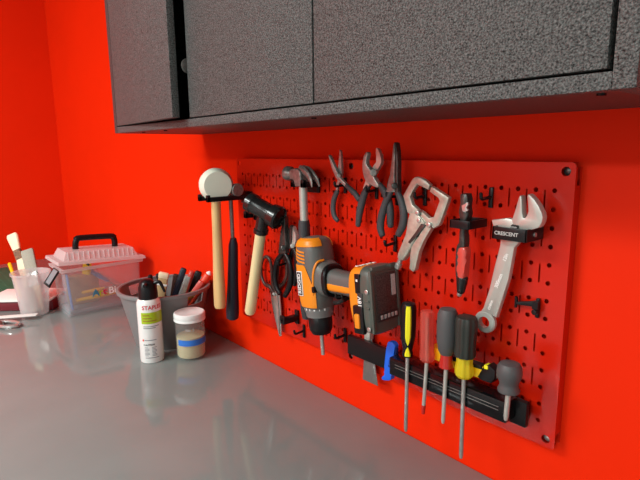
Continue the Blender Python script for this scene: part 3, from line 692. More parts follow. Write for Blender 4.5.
# black and yellow
T0, T1, T2 = V((0.5943,-0.0765,0.2868)), V((0.5942,-0.0765,0.1949)), V((0.5941,-0.0765,0.0609))
t = sd('screwdriver', 'black and lemon-yellow handled screwdriver, leftmost on the magnetic bar', tuple(T1)); d = T1-T0; L = d.length
bm = new(); lathe(bm, [(.006, 0), (.0105, .002), (.0125, .008), (.0128, L*.35), (.0122, L*.62), (.0090, L*.80), (.0075, L*.88), (.0088, L*.94), (.0082, L)], T0, d, 24); finish('handle', bm, 'black', t)
u_, w_ = V((.80, -.60, 0)), d.normalized()
fdir = V((.62, -.78, 0)).normalized(); sdir = fdir.cross(d.normalized())
bm = new()
def strip(bm, st):
    rings = []
    for h, r, hw in st:
        c = T0+d.normalized()*h
        rings.append([c+fdir*(r-.003)-sdir*hw, c+fdir*(r-.0002)-sdir*hw, c+fdir*(r+.0016)-sdir*hw*.6, c+fdir*(r+.0016)+sdir*hw*.6, c+fdir*(r-.0002)+sdir*hw, c+fdir*(r-.003)+sdir*hw])
    loft(bm, rings)
strip(bm, [(.004, .0112, .0034), (.010, .0124, .0042), (L*.35, .0128, .0046), (L*.6, .0122, .0044), (L*.70, .0106, .003), (L*.76, .0094, .0006)])
strip(bm, [(L*.80, .0088, .0006), (L*.86, .0078, .003), (L*.93, .0086, .0046), (L*.97, .0084, .0046)])
finish('grip_inlay', bm, 'neon', t)
shaft(T1-d.normalized()*.004, T2, .0033, t, 'steel', 'flat')
# clear red
T0, T1, T2 = V((0.6308,-0.0765,0.2822)), V((0.6331,-0.0765,0.1989)), V((0.6287,-0.0765,0.1082))
t = sd('screwdriver', 'transparent red handled screwdriver, second from left on the magnetic bar', tuple(T1)); d = T1-T0; L = d.length
bm = new(); fluted(bm, [(.006, 0), (.0100, .0015), (.0112, .006), (.0114, L*.7), (.0112, L*.78), (.0124, L*.85), (.0124, L*.95), (.009, L)], T0, d, 48, 6, .12); finish('handle', bm, 'clearred', t)
bm = new(); rod(bm, T0+d*.15, T1, .0032, .0032, 10); finish('tang', bm, 'steel', t)
shaft(T1-d.normalized()*.003, T2, .0031, t, 'satin', 'point'); bm = new(); rod(bm, T2-(T2-T1)*.16, T2+(T2-T1)*.01, .0037, .0026, 12); finish('tip', bm, 'darkred', t)
# grey with red collar
T0, T1, T2 = V((0.6681,-0.0765,0.2944)), V((0.6685,-0.0765,0.2218)), V((0.6668,-0.0765,0.1072))
t = sd('screwdriver', 'plain grey handled screwdriver with deep red collar', tuple(T1)); d = T1-T0; L = d.length
bm = new(); lathe(bm, [(.007, 0), (.0118, .0015), (.0150, .010), (.0158, L*.4), (.0152, L*.7), (.0125, L*.92), (.0095, L)], T0, d, 28); finish('handle', bm, 'greygrip', t)
bm = new(); K = V((0.6689,-0.0765,0.1993)); lathe(bm, [(.0092, -.003), (.0092, .006), (.0108, .014), (.0110, (K-T1).length-.002), (.008, (K-T1).length)], T1, K-T1, 24); finish('collar', bm, 'darkred', t)
shaft(K-d.normalized()*.003, T2, .0032, t, 'satin', 'flat')
# dark green with clear yellow collar
T0, T1, T2 = V((0.7004,-0.0765,0.2900)), V((0.7000,-0.0765,0.2286)), V((0.7012,-0.0765,0.0641))
t = sd('screwdriver', 'ribbed blackish-green handled long screwdriver with clear yellow collar', tuple(T1)); d = T1-T0; L = d.length
bm = new(); fluted(bm, [(.010, 0), (.0145, .0015), (.0160, .006), (.0160, L*.3), (.0150, L*.75), (.0158, L*.9), (.0150, L)], T0, d, 60, 10, .08); finish('handle', bm, 'green_grip', t)
bm = new(); K = V((0.7002,-0.0765,0.1957)); kl = (K-T1).length; fluted(bm, [(.0120, -.004), (.0120, kl*.3), (.0140, kl*.6), (.0140, kl*.85), (.010, kl)], T1, K-T1, 48, 8, .1); finish('collar', bm, 'clearyellow', t)
shaft(K-d.normalized()*.003, T2, .0033, t, 'steel', 'flat')
# stubby
T0, T1, T2 = V((0.7697,-0.0765,0.2422)), V((0.7702,-0.0765,0.1985)), V((0.7687,-0.0765,0.1561))
t = sd('stubby_screwdriver', 'stubby screwdriver with round grey knob handle at right end of the bar', tuple(T1)); d = T1-T0; L = d.length
bm = new(); lathe(bm, [(.007, 0), (.0130, .002), (.0162, .007), (.0170, L*.35), (.0155, L*.52), (.0125, L*.68), (.0125, L*.78), (.0150, L*.90), (.0145, L*.97), (.010, L)], T0, d, 30); finish('handle', bm, 'greygrip', t)
shaft(T1-d.normalized()*.003, T2, .0036, t, 'satin', 'flat')

# box cutter on the tray
yk = -.0585
t = thing('utility_knife', 'yellow and black snap-off utility knife lying on the tray behind screwdrivers', 'knife', (0.6951,-0.0585,0.2026))
bm = new(); prism(bm, [(0.6248,0.2161),(0.6333,0.2224),(0.6463,0.2176),(0.6739,0.2151),(0.7062,0.2159),(0.7236,0.2146),(0.7222,0.1954),(0.7009,0.1962),(0.6679,0.1984),(0.6414,0.1997),(0.6283,0.2005)], yk+.007, yk-.006, .002); finish('body', bm, 'yellow', t)
bm = new(); prism(bm, [(0.7235,0.2158),(0.7316,0.2219),(0.7425,0.2164),(0.7431,0.2052),(0.7367,0.1947),(0.7222,0.1942),(0.7147,0.1975)], yk+.008, yk-.007, .002); finish('end_cap', bm, 'black', t)
bm = new(); prism(bm, [(0.6603,0.2157),(0.6870,0.2168),(0.7198,0.2169),(0.7238,0.2112),(0.6874,0.2097),(0.6606,0.2084)], yk+.004, yk-.0075, .001); finish('blade_slider', bm, 'black', t)
bm = new(); prism(bm, [(0.7257,0.2200),(0.7317,0.2197),(0.7319,0.2151),(0.7260,0.2143)], yk+.004, yk-.0085, .0006); finish('lock_button', bm, 'neon', t)
bm = new(); rod(bm, (0.7400,-0.0585,0.2056), (0.7450,-0.0585,0.2135), .004, .002, 10); finish('tip', bm, 'steel', t)

# putty knife behind the bar
t = thing('putty_knife', 'grey putty knife blade hanging down behind left end of the magnetic bar', 'putty knife', (0.4682,-0.0310,0.1334))
bm = new(); prism(bm, [(0.4522,0.1705),(0.4724,0.1763),(0.4775,0.1459),(0.4888,0.0878),(0.4491,0.0875),(0.4524,0.1379)], -.0298, -.0312, .0003); finish('blade', bm, 'blade', t)
bm = new(); prism(bm, [(0.4558,0.1697),(0.4701,0.1738),(0.4722,0.1944),(0.4731,0.2217),(0.4590,0.2181),(0.4568,0.1902)], -.0245, -.0353, .002); finish('handle', bm, 'satin', t)

# blue clip
t = thing('spring_clip', 'bright blue plastic clip on the magnetic bar right of the putty knife', 'clip', (0.5342,-0.0500,0.1605))
bm = new(); prism(bm, rounded([(0.5311,0.1928),(0.5354,0.1963),(0.5425,0.1969),(0.5483,0.1929),(0.5480,0.1862),(0.5459,0.1721),(0.5435,0.1538),(0.5412,0.1452),(0.5410,0.1353),(0.5407,0.1273),(0.5340,0.1225),(0.5207,0.1193),(0.5191,0.1244),(0.5240,0.1301),(0.5248,0.1396),(0.5264,0.1580),(0.5285,0.1764)], 3), -.0448, -.055, .002); finish('clip_body', bm, 'blue', t)
bm = new(); prism(bm, [(0.5461,0.1876),(0.5498,0.1868),(0.5475,0.1668),(0.5449,0.1524),(0.5439,0.1540),(0.5450,0.1699)], -.0456, -.0515, .0006); finish('clip_back', bm, 'darkblue', t)
up = (V((0.5424,-0.0550,0.1943))-V((0.5344,-0.0550,0.1357))).normalized()
bm = place(text_bm('IRWIN', .0062), (0.5382,-0.0554,0.1579), up, V((0, -1, 0)).cross(up)); finish('lettering', bm, 'darkblue', t)

# ------------------------------------------------------------------ worktop items
facing = math.atan2(-.688+.2, 1.08+.15)
# duster can
C = V((-.1215, -.2190, 0)); R = .0295
t = thing('duster_can', 'white spray duster can with black trigger cap and lime green band', 'spray can', tuple(C))
bm = new(); lathe(bm, [(.026, .0005), (.0288, .001), (.0295, .004), (.0295, .150), (.0288, .156), (.026, .162), (.0215, .167), (.0205, .170)], C, (0, 0, 1), 40); finish('can_body', bm, 'canwhite', t)
bm = new(); cyl_patch(bm, C, R, facing-.72, facing+1.45, .105, .134); finish('label_band', bm, 'lime', t)
bm = wrap(text_bm('STAPLES', .0140), C, R+.0002, facing+.28, .146); finish('lettering', bm, 'stared', t)
bm = new()
for k, (w, z) in enumerate(((.016, .127), (.022, .1195), (.034, .1125))): cyl_patch(bm, C, R+.0004, facing-.58, facing-.58+w/R, z-.0016, z+.0016, .0003, 8)
finish('band_print', bm, 'olive', t)
bm = new()
bm.free()
for k, (w, z) in enumerate(((.040, .098), (.030, .0935), (.030, .062), (.034, .0155))):
    bm = new(); cyl_patch(bm, C, R, facing-.58, facing-.58+w/R, z-.001, z+.001, .0003, 8); finish('print_line', bm, 'printgrey', t)
bm = new(); cyl_patch(bm, C, R, facing-.75, facing-.62, .0595, .0645, .0003, 4); finish('red_mark', bm, 'redorange', t)
bm = wrap(text_bm('CAUTION', .0062), C, R+.0002, facing-.2, .050); finish('caution_lettering', bm, 'printblack', t)
bm = new()
for k in range(7):
    for j in range(2):
        a0 = facing-.6+.62*j; cyl_patch(bm, C, R, a0, a0+(.40 if (k+j) % 3 else .30), .0205+k*.0036, .0220+k*.0036, .0003, 6)
finish('fine_print', bm, 'printgrey', t)
bm = new(); lathe(bm, [(.0225, .1635), (.0240, .165), (.0240, .178), (.0225, .194), (.0180, .206), (.011, .2125), (.004, .214)], C, (0, 0, 1), 32); cap = finish('cap', bm, 'black', t)
rt = V((.657, .753, 0))
bm = new(); tube(bm, [C+rt*.018+V((0, 0, .203)), C+rt*.030+V((0, 0, .206)), C+rt*.036+V((0, 0, .198)), C+rt*.043+V((0, 0, .180))], [.005, .0045, .004, .003], 10); finish('trigger', bm, 'black', cap)
bm = new(); rod(bm, C+V((.010, -.006, .203)), C+V((.028, -.018, .203)), .005, .0045, 12); finish('nozzle', bm, 'black', cap)

# jar
C = V((-.0715, -.1345, 0)); jf = math.atan2(-.57, 1.19)
t = thing('jar', 'glass jar of beige slurry with white lid and strip of blue tape', 'jar', tuple(C))
bm = new(); lathe(bm, [(.001, .0005), (.033, .0005), (0.03475, .003), (0.03599, .008), (0.03599, .088), (0.03475, .096), (0.03284, .101), (0.03284, .112), (0.03094, .112), (0.03094, .100), (0.03351, .094), (0.03408, .086), (0.03408, .009), (.034, .0055), (.001, .005)], C, (0, 0, 1), 44, cap=False); finish('glass_body', bm, 'glass', t)
bm = new(); lathe(bm, [(.001, .0056), (0.03189, .0060), (0.03370, .010), (0.03370, .058), (.001, .058)], C, (0, 0, 1), 40, cap=False); finish('contents', bm, 'beige', t)
bm = new(); lathe(bm, [(0.03760, .098), (0.03827, .0988), (0.03827, .102), (0.03732, .104), (0.03789, .106), (0.03827, .112), (0.03732, .117), (0.03475, .1185), (0.03284, .1180), (.001, .1178)], C, (0, 0, 1), 44); lid = finish('lid', bm, 'lidwhite', t)
bm = new(); cyl_patch(bm, C, 0.03608, jf-.95, jf+1.35, .040, .055, .0004, 26); tape = finish('tape', bm, 'bluetape', t)
bm = wrap(text_bm('No. 2', .009), C, 0.03656, jf-.02, .081); finish('embossed_lettering', bm, 'lightlabel', t)
for ch in t.children: ch.data.transform(Matrix.Diagonal((1.045, 1.045, 1.03, 1)))

# grey tub
C = V((-.229, -.1285, 0)); HB = .158; RB, RTp = .086, .122
tub = thing('grey_tub', 'round grey plastic tub full of tools beside the red wall', 'tub', tuple(C))
bm = new(); n = 64; rows = 14
ha = .36   # direction of the hand hole
hole = lambda a, z: abs((a-ha+math.pi) % (2*math.pi)-math.pi) < .25 and .121 < z < .148 or abs((a-ha) % (2*math.pi)-math.pi) < .25 and .121 < z < .148
th = .003
zs = [0.001, .02, .05, .08, .1, .112, .121, .127, .134, .141, .148, .152]
def rr(z): return RB+(RTp-RB)*z/HB
va = [[bm.verts.new(C+V((rr(z)*math.cos(a), rr(z)*math.sin(a), z))) for a in [2*math.pi*i/n for i in range(n)]] for z in zs]
vi = [[bm.verts.new(C+V(((rr(z)-th)*math.cos(a), (rr(z)-th)*math.sin(a), max(z, .004)))) for a in [2*math.pi*i/n for i in range(n)]] for z in zs]
keep = {}
for k in range(len(zs)-1):
    for i in range(n):
        keep[k, i] = not hole(2*math.pi*(i+.5)/n, (zs[k]+zs[k+1])/2)
for k in range(len(zs)-1):
    for i in range(n):
        j = (i+1) % n
        if keep[k, i]:
            bm.faces.new((va[k][i], va[k][j], va[k+1][j], va[k+1][i])); bm.faces.new((vi[k][i], vi[k+1][i], vi[k+1][j], vi[k][j]))
        else:
            if keep[k, (i-1) % n]: bm.faces.new((va[k][i], va[k+1][i], vi[k+1][i], vi[k][i]))
            if keep[k, j]: bm.faces.new((va[k][j], vi[k][j], vi[k+1][j], va[k+1][j]))
            if k and keep[k-1, i]: bm.faces.new((va[k][i], vi[k][i], vi[k][j], va[k][j]))
            if keep.get((k+1, i), True): bm.faces.new((va[k+1][i], va[k+1][j], vi[k+1][j], vi[k+1][i]))
bm.faces.new(va[0][::-1]); bm.faces.new(vi[0])
finish('tub_wall', bm, 'bucket', tub)
bm = new(); lathe(bm, [(rr(.150)-.003, .152), (rr(.150)-.003, .158), (RTp-.001, .1600), (RTp+.004, .1590), (RTp+.005, .156), (RTp+.004, .150), (rr(.150)+.0005, .150), (rr(.150)-.003, .152)], C, (0, 0, 1), 64, cap=False); finish('rim', bm, 'bucket', tub)

# tools standing in the tub
gt = 'hand tools in the grey tub'
def tubtool(name, label, cat, loc): return thing(name, label, cat, loc, gt)
def stick(bm, a, b, w, th_, bev=.002):
    a, b = V(a), V(b); d = b-a; L = d.length; d.normalize()
    s = V((.657, .753, 0)); s = (s-d*s.dot(d)).normalized(); nn = d.cross(s)
    box(bm, (a+b)/2, (w, th_, L), Matrix((s, nn, d)).transposed(), bev)
def tb(px, py, y): pass
E1 = V((-0.1991,-0.1400,0.2013)); B1 = V((-.262, -.150, .02))
t = tubtool('flat_brush', 'tan wooden brush handle with white bands leaning in the tub', 'brush', tuple(B1))
dd = (E1-B1); 
bm = new(); stick(bm, B1+dd*.25, E1, .026, .010, .004); hdl = finish('handle', bm, 'tanwood', t)
bm = new(); stick(bm, B1+dd*.915, E1+dd*.004, .027, .011, .003); finish('end_band', bm, 'cream', t)
bm = new(); stick(bm, B1+dd*.80, B1+dd*.835, .027, .011, .001); finish('middle_band', bm, 'letter', t)
bm = new(); stick(bm, B1, B1+dd*.26, .030, .012, .002); finish('bristles', bm, 'bristle', t)
E2 = V((-0.1905,-0.0850,0.2077)); B2 = V((-.238, -.140, .02))
t = tubtool('file', 'tall dark slate handled file standing upright at the middle of the tub', 'file', tuple(B2)); dd = E2-B2
bm = new(); stick(bm, B2+dd*.55, E2, .017, .013, .005); finish('handle', bm, 'navy', t)
bm = new(); stick(bm, B2, B2+dd*.56, .011, .004, .0005); finish('blade', bm, 'greysteel', t)
E3 = V((-0.1905,-0.0400,0.1915)); B3 = V((-.232, -.090, .02))
t = tubtool('black_chisel', 'black handled chisel leaning right between the dark file and red marker', 'chisel', tuple(B3)); dd = E3-B3
bm = new(); stick(bm, B3+dd*.5, E3, .020, .014, .005); finish('handle', bm, 'black', t)
bm = new(); stick(bm, B3, B3+dd*.52, .012, .004, .0005); finish('blade', bm, 'greysteel', t)
E4 = V((-0.1610,-0.0280,0.1832)); B4 = V((-.225, -.110, .03))
t = tubtool('red_marker', 'orange-red plastic tool handle with white tip at right of the tub', 'marker', tuple(B4)); dd = E4-B4
bm = new(); tube(bm, [B4, B4+dd*.5, E4], [.010, .011, .011], 16, k=2); finish('barrel', bm, 'redorange', t)
bm = new(); lathe(bm, [(.0085, 0), (.008, .006), (.003, .012)], E4, dd, 14); finish('tip', bm, 'letter', t)
E5 = V((-0.2244,-0.0450,0.1833)); B5 = V((-.250, -.080, .02))
t = tubtool('red_screwdriver', 'dull red handled screwdriver leaning behind the black chisel', 'screwdriver', tuple(B5)); dd = E5-B5
bm = new(); tube(bm, [B5+dd*.55, B5+dd*.75, E5], [.008, .011, .009], 14, k=3); finish('handle', bm, 'redgrip', t)
bm = new(); rod(bm, B5, B5+dd*.57, .003); finish('shaft', bm, 'steel', t)
E6 = V((-0.1790,-0.0800,0.1860)); B6 = V((-.232, -.115, .02))
t = tubtool('steel_scraper', 'grey metal scraper handle between dark file and black chisel', 'scraper', tuple(B6)); dd = E6-B6
bm = new(); stick(bm, B6, E6, .016, .006, .002); finish('blade', bm, 'steel', t)
c6 = V((-0.2412,-0.1400,0.1850)); B7 = V((-.275, -.125, .02))
t = tubtool('small_pliers', 'black handled small pliers at left of the tub opening', 'pliers', tuple(B7))
bm = new(); tube(bm, [B7, B7*.5+c6*.5+V((.012, .01, 0)), c6+V((0, 0, .004))], [.005, .007, .0065], 12); finish('grip', bm, 'black', t)
bm = new(); tube(bm, [B7+V((-.004, -.008, 0)), B7*.5+c6*.5+V((-.016, -.012, 0)), c6+V((-.026, -.012, -.002))], [.005, .007, .0065], 12); finish('grip', bm, 'black', t)
E8 = V((-0.2116,-0.1000,0.1893)); B8 = V((-.250, -.118, .02))
t = tubtool('rasp', 'dark brown flat tool handle just left of the tall dark file', 'rasp', tuple(B8)); dd = E8-B8
bm = new(); stick(bm, B8+dd*.5, E8, .014, .010, .003); finish('handle', bm, 'brown', t)
bm = new(); stick(bm, B8, B8+dd*.52, .010, .004, .0005); finish('blade', bm, 'darksteel', t)
E9 = V((-0.1523,-0.0520,0.1717)); B9 = V((-.205, -.145, .03))
t = tubtool('crimson_handle', 'red and black tool handle leaning under the orange-red marker', 'tool', tuple(B9)); dd = E9-B9
bm = new(); stick(bm, B9+dd*.4, E9, .016, .010, .004); finish('handle', bm, 'redgrip', t)
bm = new(); stick(bm, B9, B9+dd*.42, .010, .005, .001); finish('shank', bm, 'black', t)
t = tubtool('red_clamp', 'red plastic clamp handle at far left inside the tub', 'clamp', (-0.3752,-0.1300,0.1301))
p7 = V((-0.3401,-0.1250,0.1424)); bm = new(); stick(bm, (-.290, -.110, .03), p7, .016, .010, .003); finish('handle', bm, 'redgrip', t)
t = tubtool('brass_fitting', 'olive brass fitting seen through the hand hole of the tub', 'fitting', (-.155, -.098, .128))
bm = new(); rod(bm, (-.160, -.125, .122), (-.158, -.075, .140), .012, .008, 14, .002); finish('body', bm, 'olive', t)

# ------------------------------------------------------------------ toolbox
TX, TY0, TY1 = -.620, -.292, .0    # front face x; ends along y
TY1 = -.045
TBk = -.755
tbx = thing('toolbox', 'translucent plastic toolbox with reflection-tinted lid, black handle and coloured letters', 'toolbox', (-.69, (TY0+TY1)/2, 0))
def shell(bm, z0, z1, ins0, ins1, th=.0025, bottom=True, top=False):
    """box walls with slight taper; ins = inset at bottom/top"""
    def rect(i, z, t): return [V((TX-i-t, TY0+i+t, z)), V((TX-i-t, TY1-i-t, z)), V((TBk+i+t, TY1-i-t, z)), V((TBk+i+t, TY0+i+t, z))]
    o0, o1, i0, i1 = rect(ins0, z0, 0), rect(ins1, z1, 0), rect(ins0, z0+(th if bottom else 0), th), rect(ins1, z1-(th if top else 0), th)
    vo0, vo1, vi0, vi1 = [[bm.verts.new(p) for p in q] for q in (o0, o1, i0, i1)]
    for i in range(4):
        j = (i+1) % 4
        bm.faces.new((vo0[i], vo0[j], vo1[j], vo1[i])); bm.faces.new((vi0[i], vi1[i], vi1[j], vi0[j]))
        if not top: bm.faces.new((vo1[i], vo1[j], vi1[j], vi1[i]))
        if not bottom: bm.faces.new((vo0[i], vi0[i], vi0[j], vo0[j]))
    if bottom: bm.faces.new(vo0[::-1]); bm.faces.new(vi0)
    if top: bm.faces.new(vo1); bm.faces.new(vi1[::-1])
bm = new(); shell(bm, .001, .150, .004, -.001); bev = [e for e in bm.edges if abs(e.verts[0].co.z-e.verts[1].co.z) > .1]
bmesh.ops.bevel(bm, geom=bev, offset=.010, segments=4, profile=.5, affect='EDGES'); body = finish('box_body', bm, 'milky', tbx)
bm = new(); shell(bm, .1505, .160, -.007, -.009, .010, False, False); finish('box_rim', bm, 'lidreflect', tbx)
# lid tilted up at its left end
bm = new(); shell(bm, .163, .172, -.016, -.014, .0025, False, False); shell(bm, .172, .200, .004, .016, .0025, False, True)
zf = bm.verts
def ledge(bm):
    for a, b in (((TX+.014, TY0-.014), (TX-.004, TY1+.010)), ((TBk-.014, TY0-.014), (TBk+.004, TY1+.010))):
        span(bm, (a[0], a[1], .1705), (b[0], b[1], .1730))
    for a, b in (((TX+.0, TY0-.014), (TBk, TY0+.005)), ((TX, TY1-.005), (TBk, TY1+.012))): span(bm, (a[0], a[1], .1705), (b[0], b[1], .1730))
ledge(bm)
# ribs along the lid front
for k in range(14):
    y = TY0+.02+k*(TY1-TY0-.04)/13; box(bm, (TX-.0095, y, .187), (.004, .0015, .026), Matrix.Rotation(rad(-20), 3, 'Y'))
piv = Matrix.Translation(V((0, TY1, .163))) @ Matrix.Rotation(rad(-3.2), 4, 'X') @ Matrix.Translation(V((0, -TY1, -.163)))
bmesh.ops.transform(bm, matrix=piv, verts=bm.verts); lid = finish('lid', bm, 'lidreflect', tbx)
ym = (TY0+TY1)/2
bm = new(); pts = [(-.69, ym-.064, 0.190), (-.69, ym-.064, 0.216), (-.69, ym-.060, 0.230), (-.69, ym-.05, 0.236), (-.69, ym+.05, 0.236), (-.69, ym+.060, 0.230), (-.69, ym+.064, 0.216), (-.69, ym+.064, 0.190)]
tube(bm, [piv @ V(p) for p in pts], .0100, 12, k=4); finish('carry_handle', bm, 'black', lid)
lm = Matrix.Translation(V((-.668, TY0-.004, .157))) @ Matrix.Rotation(rad(-36), 4, 'X')
bm = new()
for x in (-.030, .026): span(bm, (x, -.004, -.058), (x+.004, .002, 0), .001)
span(bm, (-.030, -.004, -.006), (.030, .002, 0), .001); span(bm, (-.033, -.004, -.062), (.033, .002, -.055), .001)
bmesh.ops.transform(bm, matrix=lm, verts=bm.verts); la = finish('latch', bm, 'black', body)
bm = new(); span(bm, (-.026, -.0025, -.055), (.026, .0005, -.006)); bmesh.ops.transform(bm, matrix=lm, verts=bm.verts); finish('latch_plate', bm, 'printgrey', la)
# coloured letters
lets = (('A', 'teal', -.219), ('r', 'lime', -.203), ('t', 'magenta', -.190), ('Bin', 'letter', -.157))
for tx_, mm, y in lets:
    bm = place(text_bm(tx_, .032, .0010), (TX-.0004, y+.02, .066), (0, 1, 0), (0, 0, 1)); finish('lettering', bm, mm, body)
# what shows inside
gi = 'tools inside the translucent toolbox'
def inside(name, label, cat, a, b, w, m, h=.010):
    a, b = V(a), V(b); d = (b-a).normalized(); s = d.orthogonal().normalized()
    t = thing(name, label, cat, tuple(a), gi); bm = new(); tube(bm, [a, a*.5+b*.5, b], [w*.8, w, w*.7], 12, k=2); finish('handle', bm, m, t)
    bm = new(); rod(bm, b, b+d*.045, .0022); finish('shaft', bm, 'steel', t); return t
inside('yellow_pick', 'long yellow handled tool lying low in the translucent toolbox', 'tool', (-.640, -.255, .048), (-.640, -.130, .050), .007, 'yellow')
inside('yellow_pick', 'short yellow handled tool lying above another in the translucent toolbox', 'tool', (-.642, -.235, .070), (-.642, -.165, .073), .006, 'yellow')
inside('blue_pick', 'slate blue tool leaning diagonally inside the translucent toolbox', 'tool', (-.645, -.205, .140), (-.645, -.150, .095), .008, 'greyblue')
t = thing('yellow_grip_tool', 'yellow tool end poking out under the toolbox lid', 'tool', (-.632, -.218, .158), gi)
bm = new(); stick(bm, (-.640, -.218, .130), (-.632, -.213, .172), .026, .014, .004); finish('knob', bm, 'yellow', t)
bm = new(); stick(bm, (-.6305, -.2145, .162), (-.6285, -.211, .170), .016, .010, .002); finish('knob_print', bm, 'printblack', t)
t = thing('clear_tray', 'dark grey tray insert on the floor of the translucent toolbox', 'tray', (-.69, -.15, .088), gi)
bm = new(); span(bm, (-.735, TY0+.012, .004), (-.635, TY1-.012, .018), .003); finish('tray_body', bm, 'printgrey', t)
t = thing('tan_block', 'tan block lying inside the left of the translucent toolbox', 'block', (-.70, -.24, .09), gi)
bm = new(); span(bm, (-.735, -.262, .0185), (-.690, -.165, .115), .004); finish('block_body', bm, 'tanwood', t)

t = thing('blue_ruler', 'pale blue strip standing in the left front corner of the translucent toolbox', 'ruler', (-.64, -.272, .02), gi)
bm = new(); box(bm, (-.640, -.2745, .080), (.022, .004, .120), Matrix.Rotation(rad(4), 3, 'X'), .001); finish('strip', bm, 'greyblue', t)

# ------------------------------------------------------------------ cup and brushes
C = V((-.744, -.360, 0))
t = thing('plastic_cup', 'milky plastic cup holding paint brushes left of the toolbox', 'cup', tuple(C))
bm = new(); lathe(bm, [(.001, .0015), (.038, .0015), (.041, .004), (.055, .137), (.0590, .138), (.0590, .145), (.056, .145), (.0535, .139), (.0395, .006), (.001, .004)], C, (0, 0, 1), 44, cap=False); finish('cup_wall', bm, 'milkcup', t)
gb = 'brushes in the milky cup'
def flat_part(bm, prof, o, d, s, th_):
    """profile of (half width, distance) swept along d with thickness th_"""
    o, d, s = V(o), V(d).normalized(), V(s); s = (s-d*s.dot(d)).normalized(); nn = d.cross(s); rings = []
    for w, h in prof:
        c = o+d*h; rings.append([c-s*w-nn*th_*.3, c-s*w*.8-nn*th_*.5, c+s*w*.8-nn*th_*.5, c+s*w-nn*th_*.3, c+s*w+nn*th_*.3, c+s*w*.8+nn*th_*.5, c-s*w*.8+nn*th_*.5, c-s*w+nn*th_*.3])
    loft(bm, rings)
rv = V((.657, .753, 0))
b0 = C+V((0, .006, .008)); tp = V((-0.9142,-0.3720,0.2489)); d = tp-b0; L = d.length
t = thing('paint_brush', 'tall cream handled paint brush with brown stamp in the milky cup', 'brush', tuple(b0), gb)
bm = new(); flat_part(bm, [(.014, L*.3), (.015, L*.56), (.011, L*.66), (.0115, L*.76), (.0165, L*.9), (.0185, L*.97), (.016, L)], b0, d, rv, .013); hh = finish('handle', bm, 'cream', t)
bm = new(); flat_part(bm, [(.0125, L*.665), (.0128, L*.79)], b0, d, rv, .0145); finish('stamp', bm, 'brownprint', hh)
bm = new(); flat_part(bm, [(.015, .0), (.0165, L*.32)], b0, d, rv, .015); finish('bristles', bm, 'bristle', t)
b0 = C+V((.002, .018, .008)); tp = V((-0.8416,-0.3450,0.2007)); d = tp-b0; L = d.length
t = thing('paint_brush', 'wide grey bristled brush standing bristles up in the milky cup', 'brush', tuple(b0), gb)
bm = new(); flat_part(bm, [(.019, L*.56), (.0205, L*.97), (.0195, L)], b0, d, rv, .013); finish('bristles', bm, 'bristle', t)
bm = new(); flat_part(bm, [(.0205, L*.40), (.0205, L*.62)], b0, d, rv, .015); finish('ferrule', bm, 'steel', t)
bm = new(); flat_part(bm, [(.010, 0), (.012, L*.2), (.018, L*.42)], b0, d, rv, .012); finish('handle', bm, 'cream', t)
b0 = C+V((-.010, -.022, .008)); tp = V((-0.9544,-0.3850,0.1464)); d = tp-b0; L = d.length
t = thing('small_brush', 'small yellow handled brush at the left rim of the milky cup', 'brush', tuple(b0), gb)
bm = new(); tube(bm, [b0+d*.3, b0+d*.7, b0+d*.96], [.005, .006, .0065], 12); finish('handle', bm, 'yellow', t)
bm = new(); rod(bm, b0, b0+d*.32, .004); finish('bristles', bm, 'bristle', t)

# ------------------------------------------------------------------ flat things at the far left
t = thing('cutting_mat', 'green cutting mat lying flat behind the white papers', 'mat', (-1.33, -.53, 0))
bm = new(); span(bm, (-1.60, -.655, .0004), (-1.02, -.300, .0030), .001); mo = finish('mat_sheet', bm, 'mat_green', t)
bm = new()
for k in range(1, 22): x = -1.60+k*.0254; span(bm, (x-.0006, -.645, .0028), (x+.0006, -.310, .0033))
for k in range(1, 13): y = -.645+k*.0254; span(bm, (-1.59, y-.0006, .0028), (-1.03, y+.0006, .0033))
tag(finish('grid_lines', bm, 'mat_line', mo), kind='stuff')
# burgundy case with paper on it
bd = V((.62, .785, 0)).normalized(); bn = V((bd.y, -bd.x, 0))   # along the front face, and out of it
rm = Matrix((bd, bn*-1, V((0, 0, 1)))).transposed()
p0 = V((-.745, -.305, 0))
cen = p0-bd*.115-bn*.07
t = thing('burgundy_case', 'low burgundy case under the white papers left of the toolbox', 'case', tuple(cen))
bm = new(); box(bm, cen+V((0, 0, .0165)), (.23, .14, .031), rm, .002); finish('case_body', bm, 'burgundy', t)
t = thing('paper_stack', 'stack of white paper lying on the burgundy case', 'paper', tuple(cen+V((0, 0, .033))))
bm = new(); box(bm, cen-bd*.002+V((0, 0, .0365)), (.222, .150, .006), rm, .0006); finish('paper_sheets', bm, 'paper', t)
# shears with a rule across them
t = thing('shears', 'steel shears with looped handles at left edge of the worktop', 'scissors', (-.68, -.47, 0))
for k, (cx, cy) in enumerate(((-.665, -.452), (-.700, -.492))):
    bm = new(); pts = [V((cx+.034*math.cos(a)*1.25*.8-.022*math.sin(a)*.6, cy+.034*math.cos(a)*.6+.022*math.sin(a)*.8, .0075)) for a in [2*math.pi*i/16 for i in range(17)]]
    tube(bm, pts, .0058, 10, k=2, ends=False); finish('handle_loop', bm, 'chrome' if k == 0 else 'brown', t)
bm = new(); tube(bm, [V((-.690, -.480, .008)), V((-.74, -.515, .008)), V((-.80, -.555, .007))], [.007, .010, .003], 10, squash=.4); finish('blade', bm, 'chrome', t)
a, b2 = V((-0.7313,-0.4609,0.0160)), V((-0.6812,-0.3666,0.0160)); d = (b2-a).normalized(); s = V((d.y, -d.x, 0))
t = thing('steel_rule', 'pale flat rule lying across the shears in front of the cup', 'ruler', tuple(a-d*.08+V((0, 0, 0))))
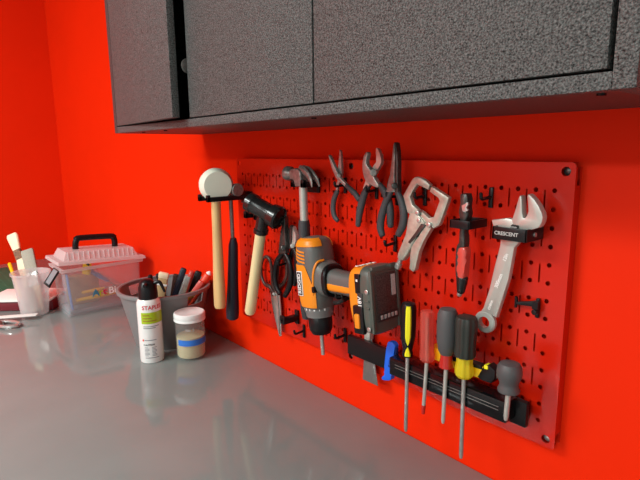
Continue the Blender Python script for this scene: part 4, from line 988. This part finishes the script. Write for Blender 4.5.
bm = new(); rm2 = Matrix((d, s*-1, V((0, 0, 1)))).transposed(); L = (b2-a).length+.16
box(bm, b2-d*L/2+V((0, 0, -.001)), (L, .026, .0024), rm2, .0006); finish('rule_blade', bm, 'paper', t)

# ------------------------------------------------------------------ lights
def lamp(x, y, sx, sy, e, label):
    t = thing('ceiling_light', label, 'ceiling light', (x, y, 1.75))
    bm = new(); span(bm, (x-sx/2-.02, y-sy/2-.02, 1.735), (x+sx/2+.02, y+sy/2+.02, 1.7495), .003); finish('housing', bm, 'lamp', t)
    l = bpy.data.lights.new('ceiling_lamp', 'AREA'); l.shape = 'RECTANGLE'; l.size = sx; l.size_y = sy; l.energy = e; l.color = (.90, 1, .975)
    o = bpy.data.objects.new('ceiling_lamp', l); COL.objects.link(o); o.location = (x, y, 1.73)
lamp(-.35, -2.0, .9, .4, 62, 'ceiling light panel nearest the left wall')
lamp(1.3, -2.4, .9,   .4, 24, 'ceiling light panel above and behind the camera')
lamp(-.5, -4.2, 1.1, .5, 105, 'far ceiling light panel on the left')
lamp(1.3, -4.4, 1.1, .5, 85, 'far ceiling light panel on the right')
w = bpy.data.worlds.new('World'); sc.world = w; w.use_nodes = True
w.node_tree.nodes['Background'].inputs[0].default_value = (.92, 1, .98, 1); w.node_tree.nodes['Background'].inputs[1].default_value = .5

# ------------------------------------------------------------------ camera
cam = bpy.data.cameras.new('camera'); co = bpy.data.objects.new('camera', cam); COL.objects.link(co)
cam.sensor_fit = 'HORIZONTAL'; cam.sensor_width = 36; cam.lens = 498.99/640*36; cam.clip_start = .01
r_ = V((.65748361, .75340281, -.00997483)); u_ = V((-.1276569, .12443194, .98398191)); f_ = V((-.74257593, .64567863, -.17798903))
co.matrix_world = Matrix.Translation(V((1.08218, -.688032, .528467))) @ Matrix((r_, u_, -f_)).transposed().to_4x4()
sc.camera = co
sc.view_settings.view_transform = 'Standard'; sc.view_settings.look = 'None'; sc.view_settings.gamma = 1; sc.view_settings.exposure = 0
sc.view_settings.use_curve_mapping = False
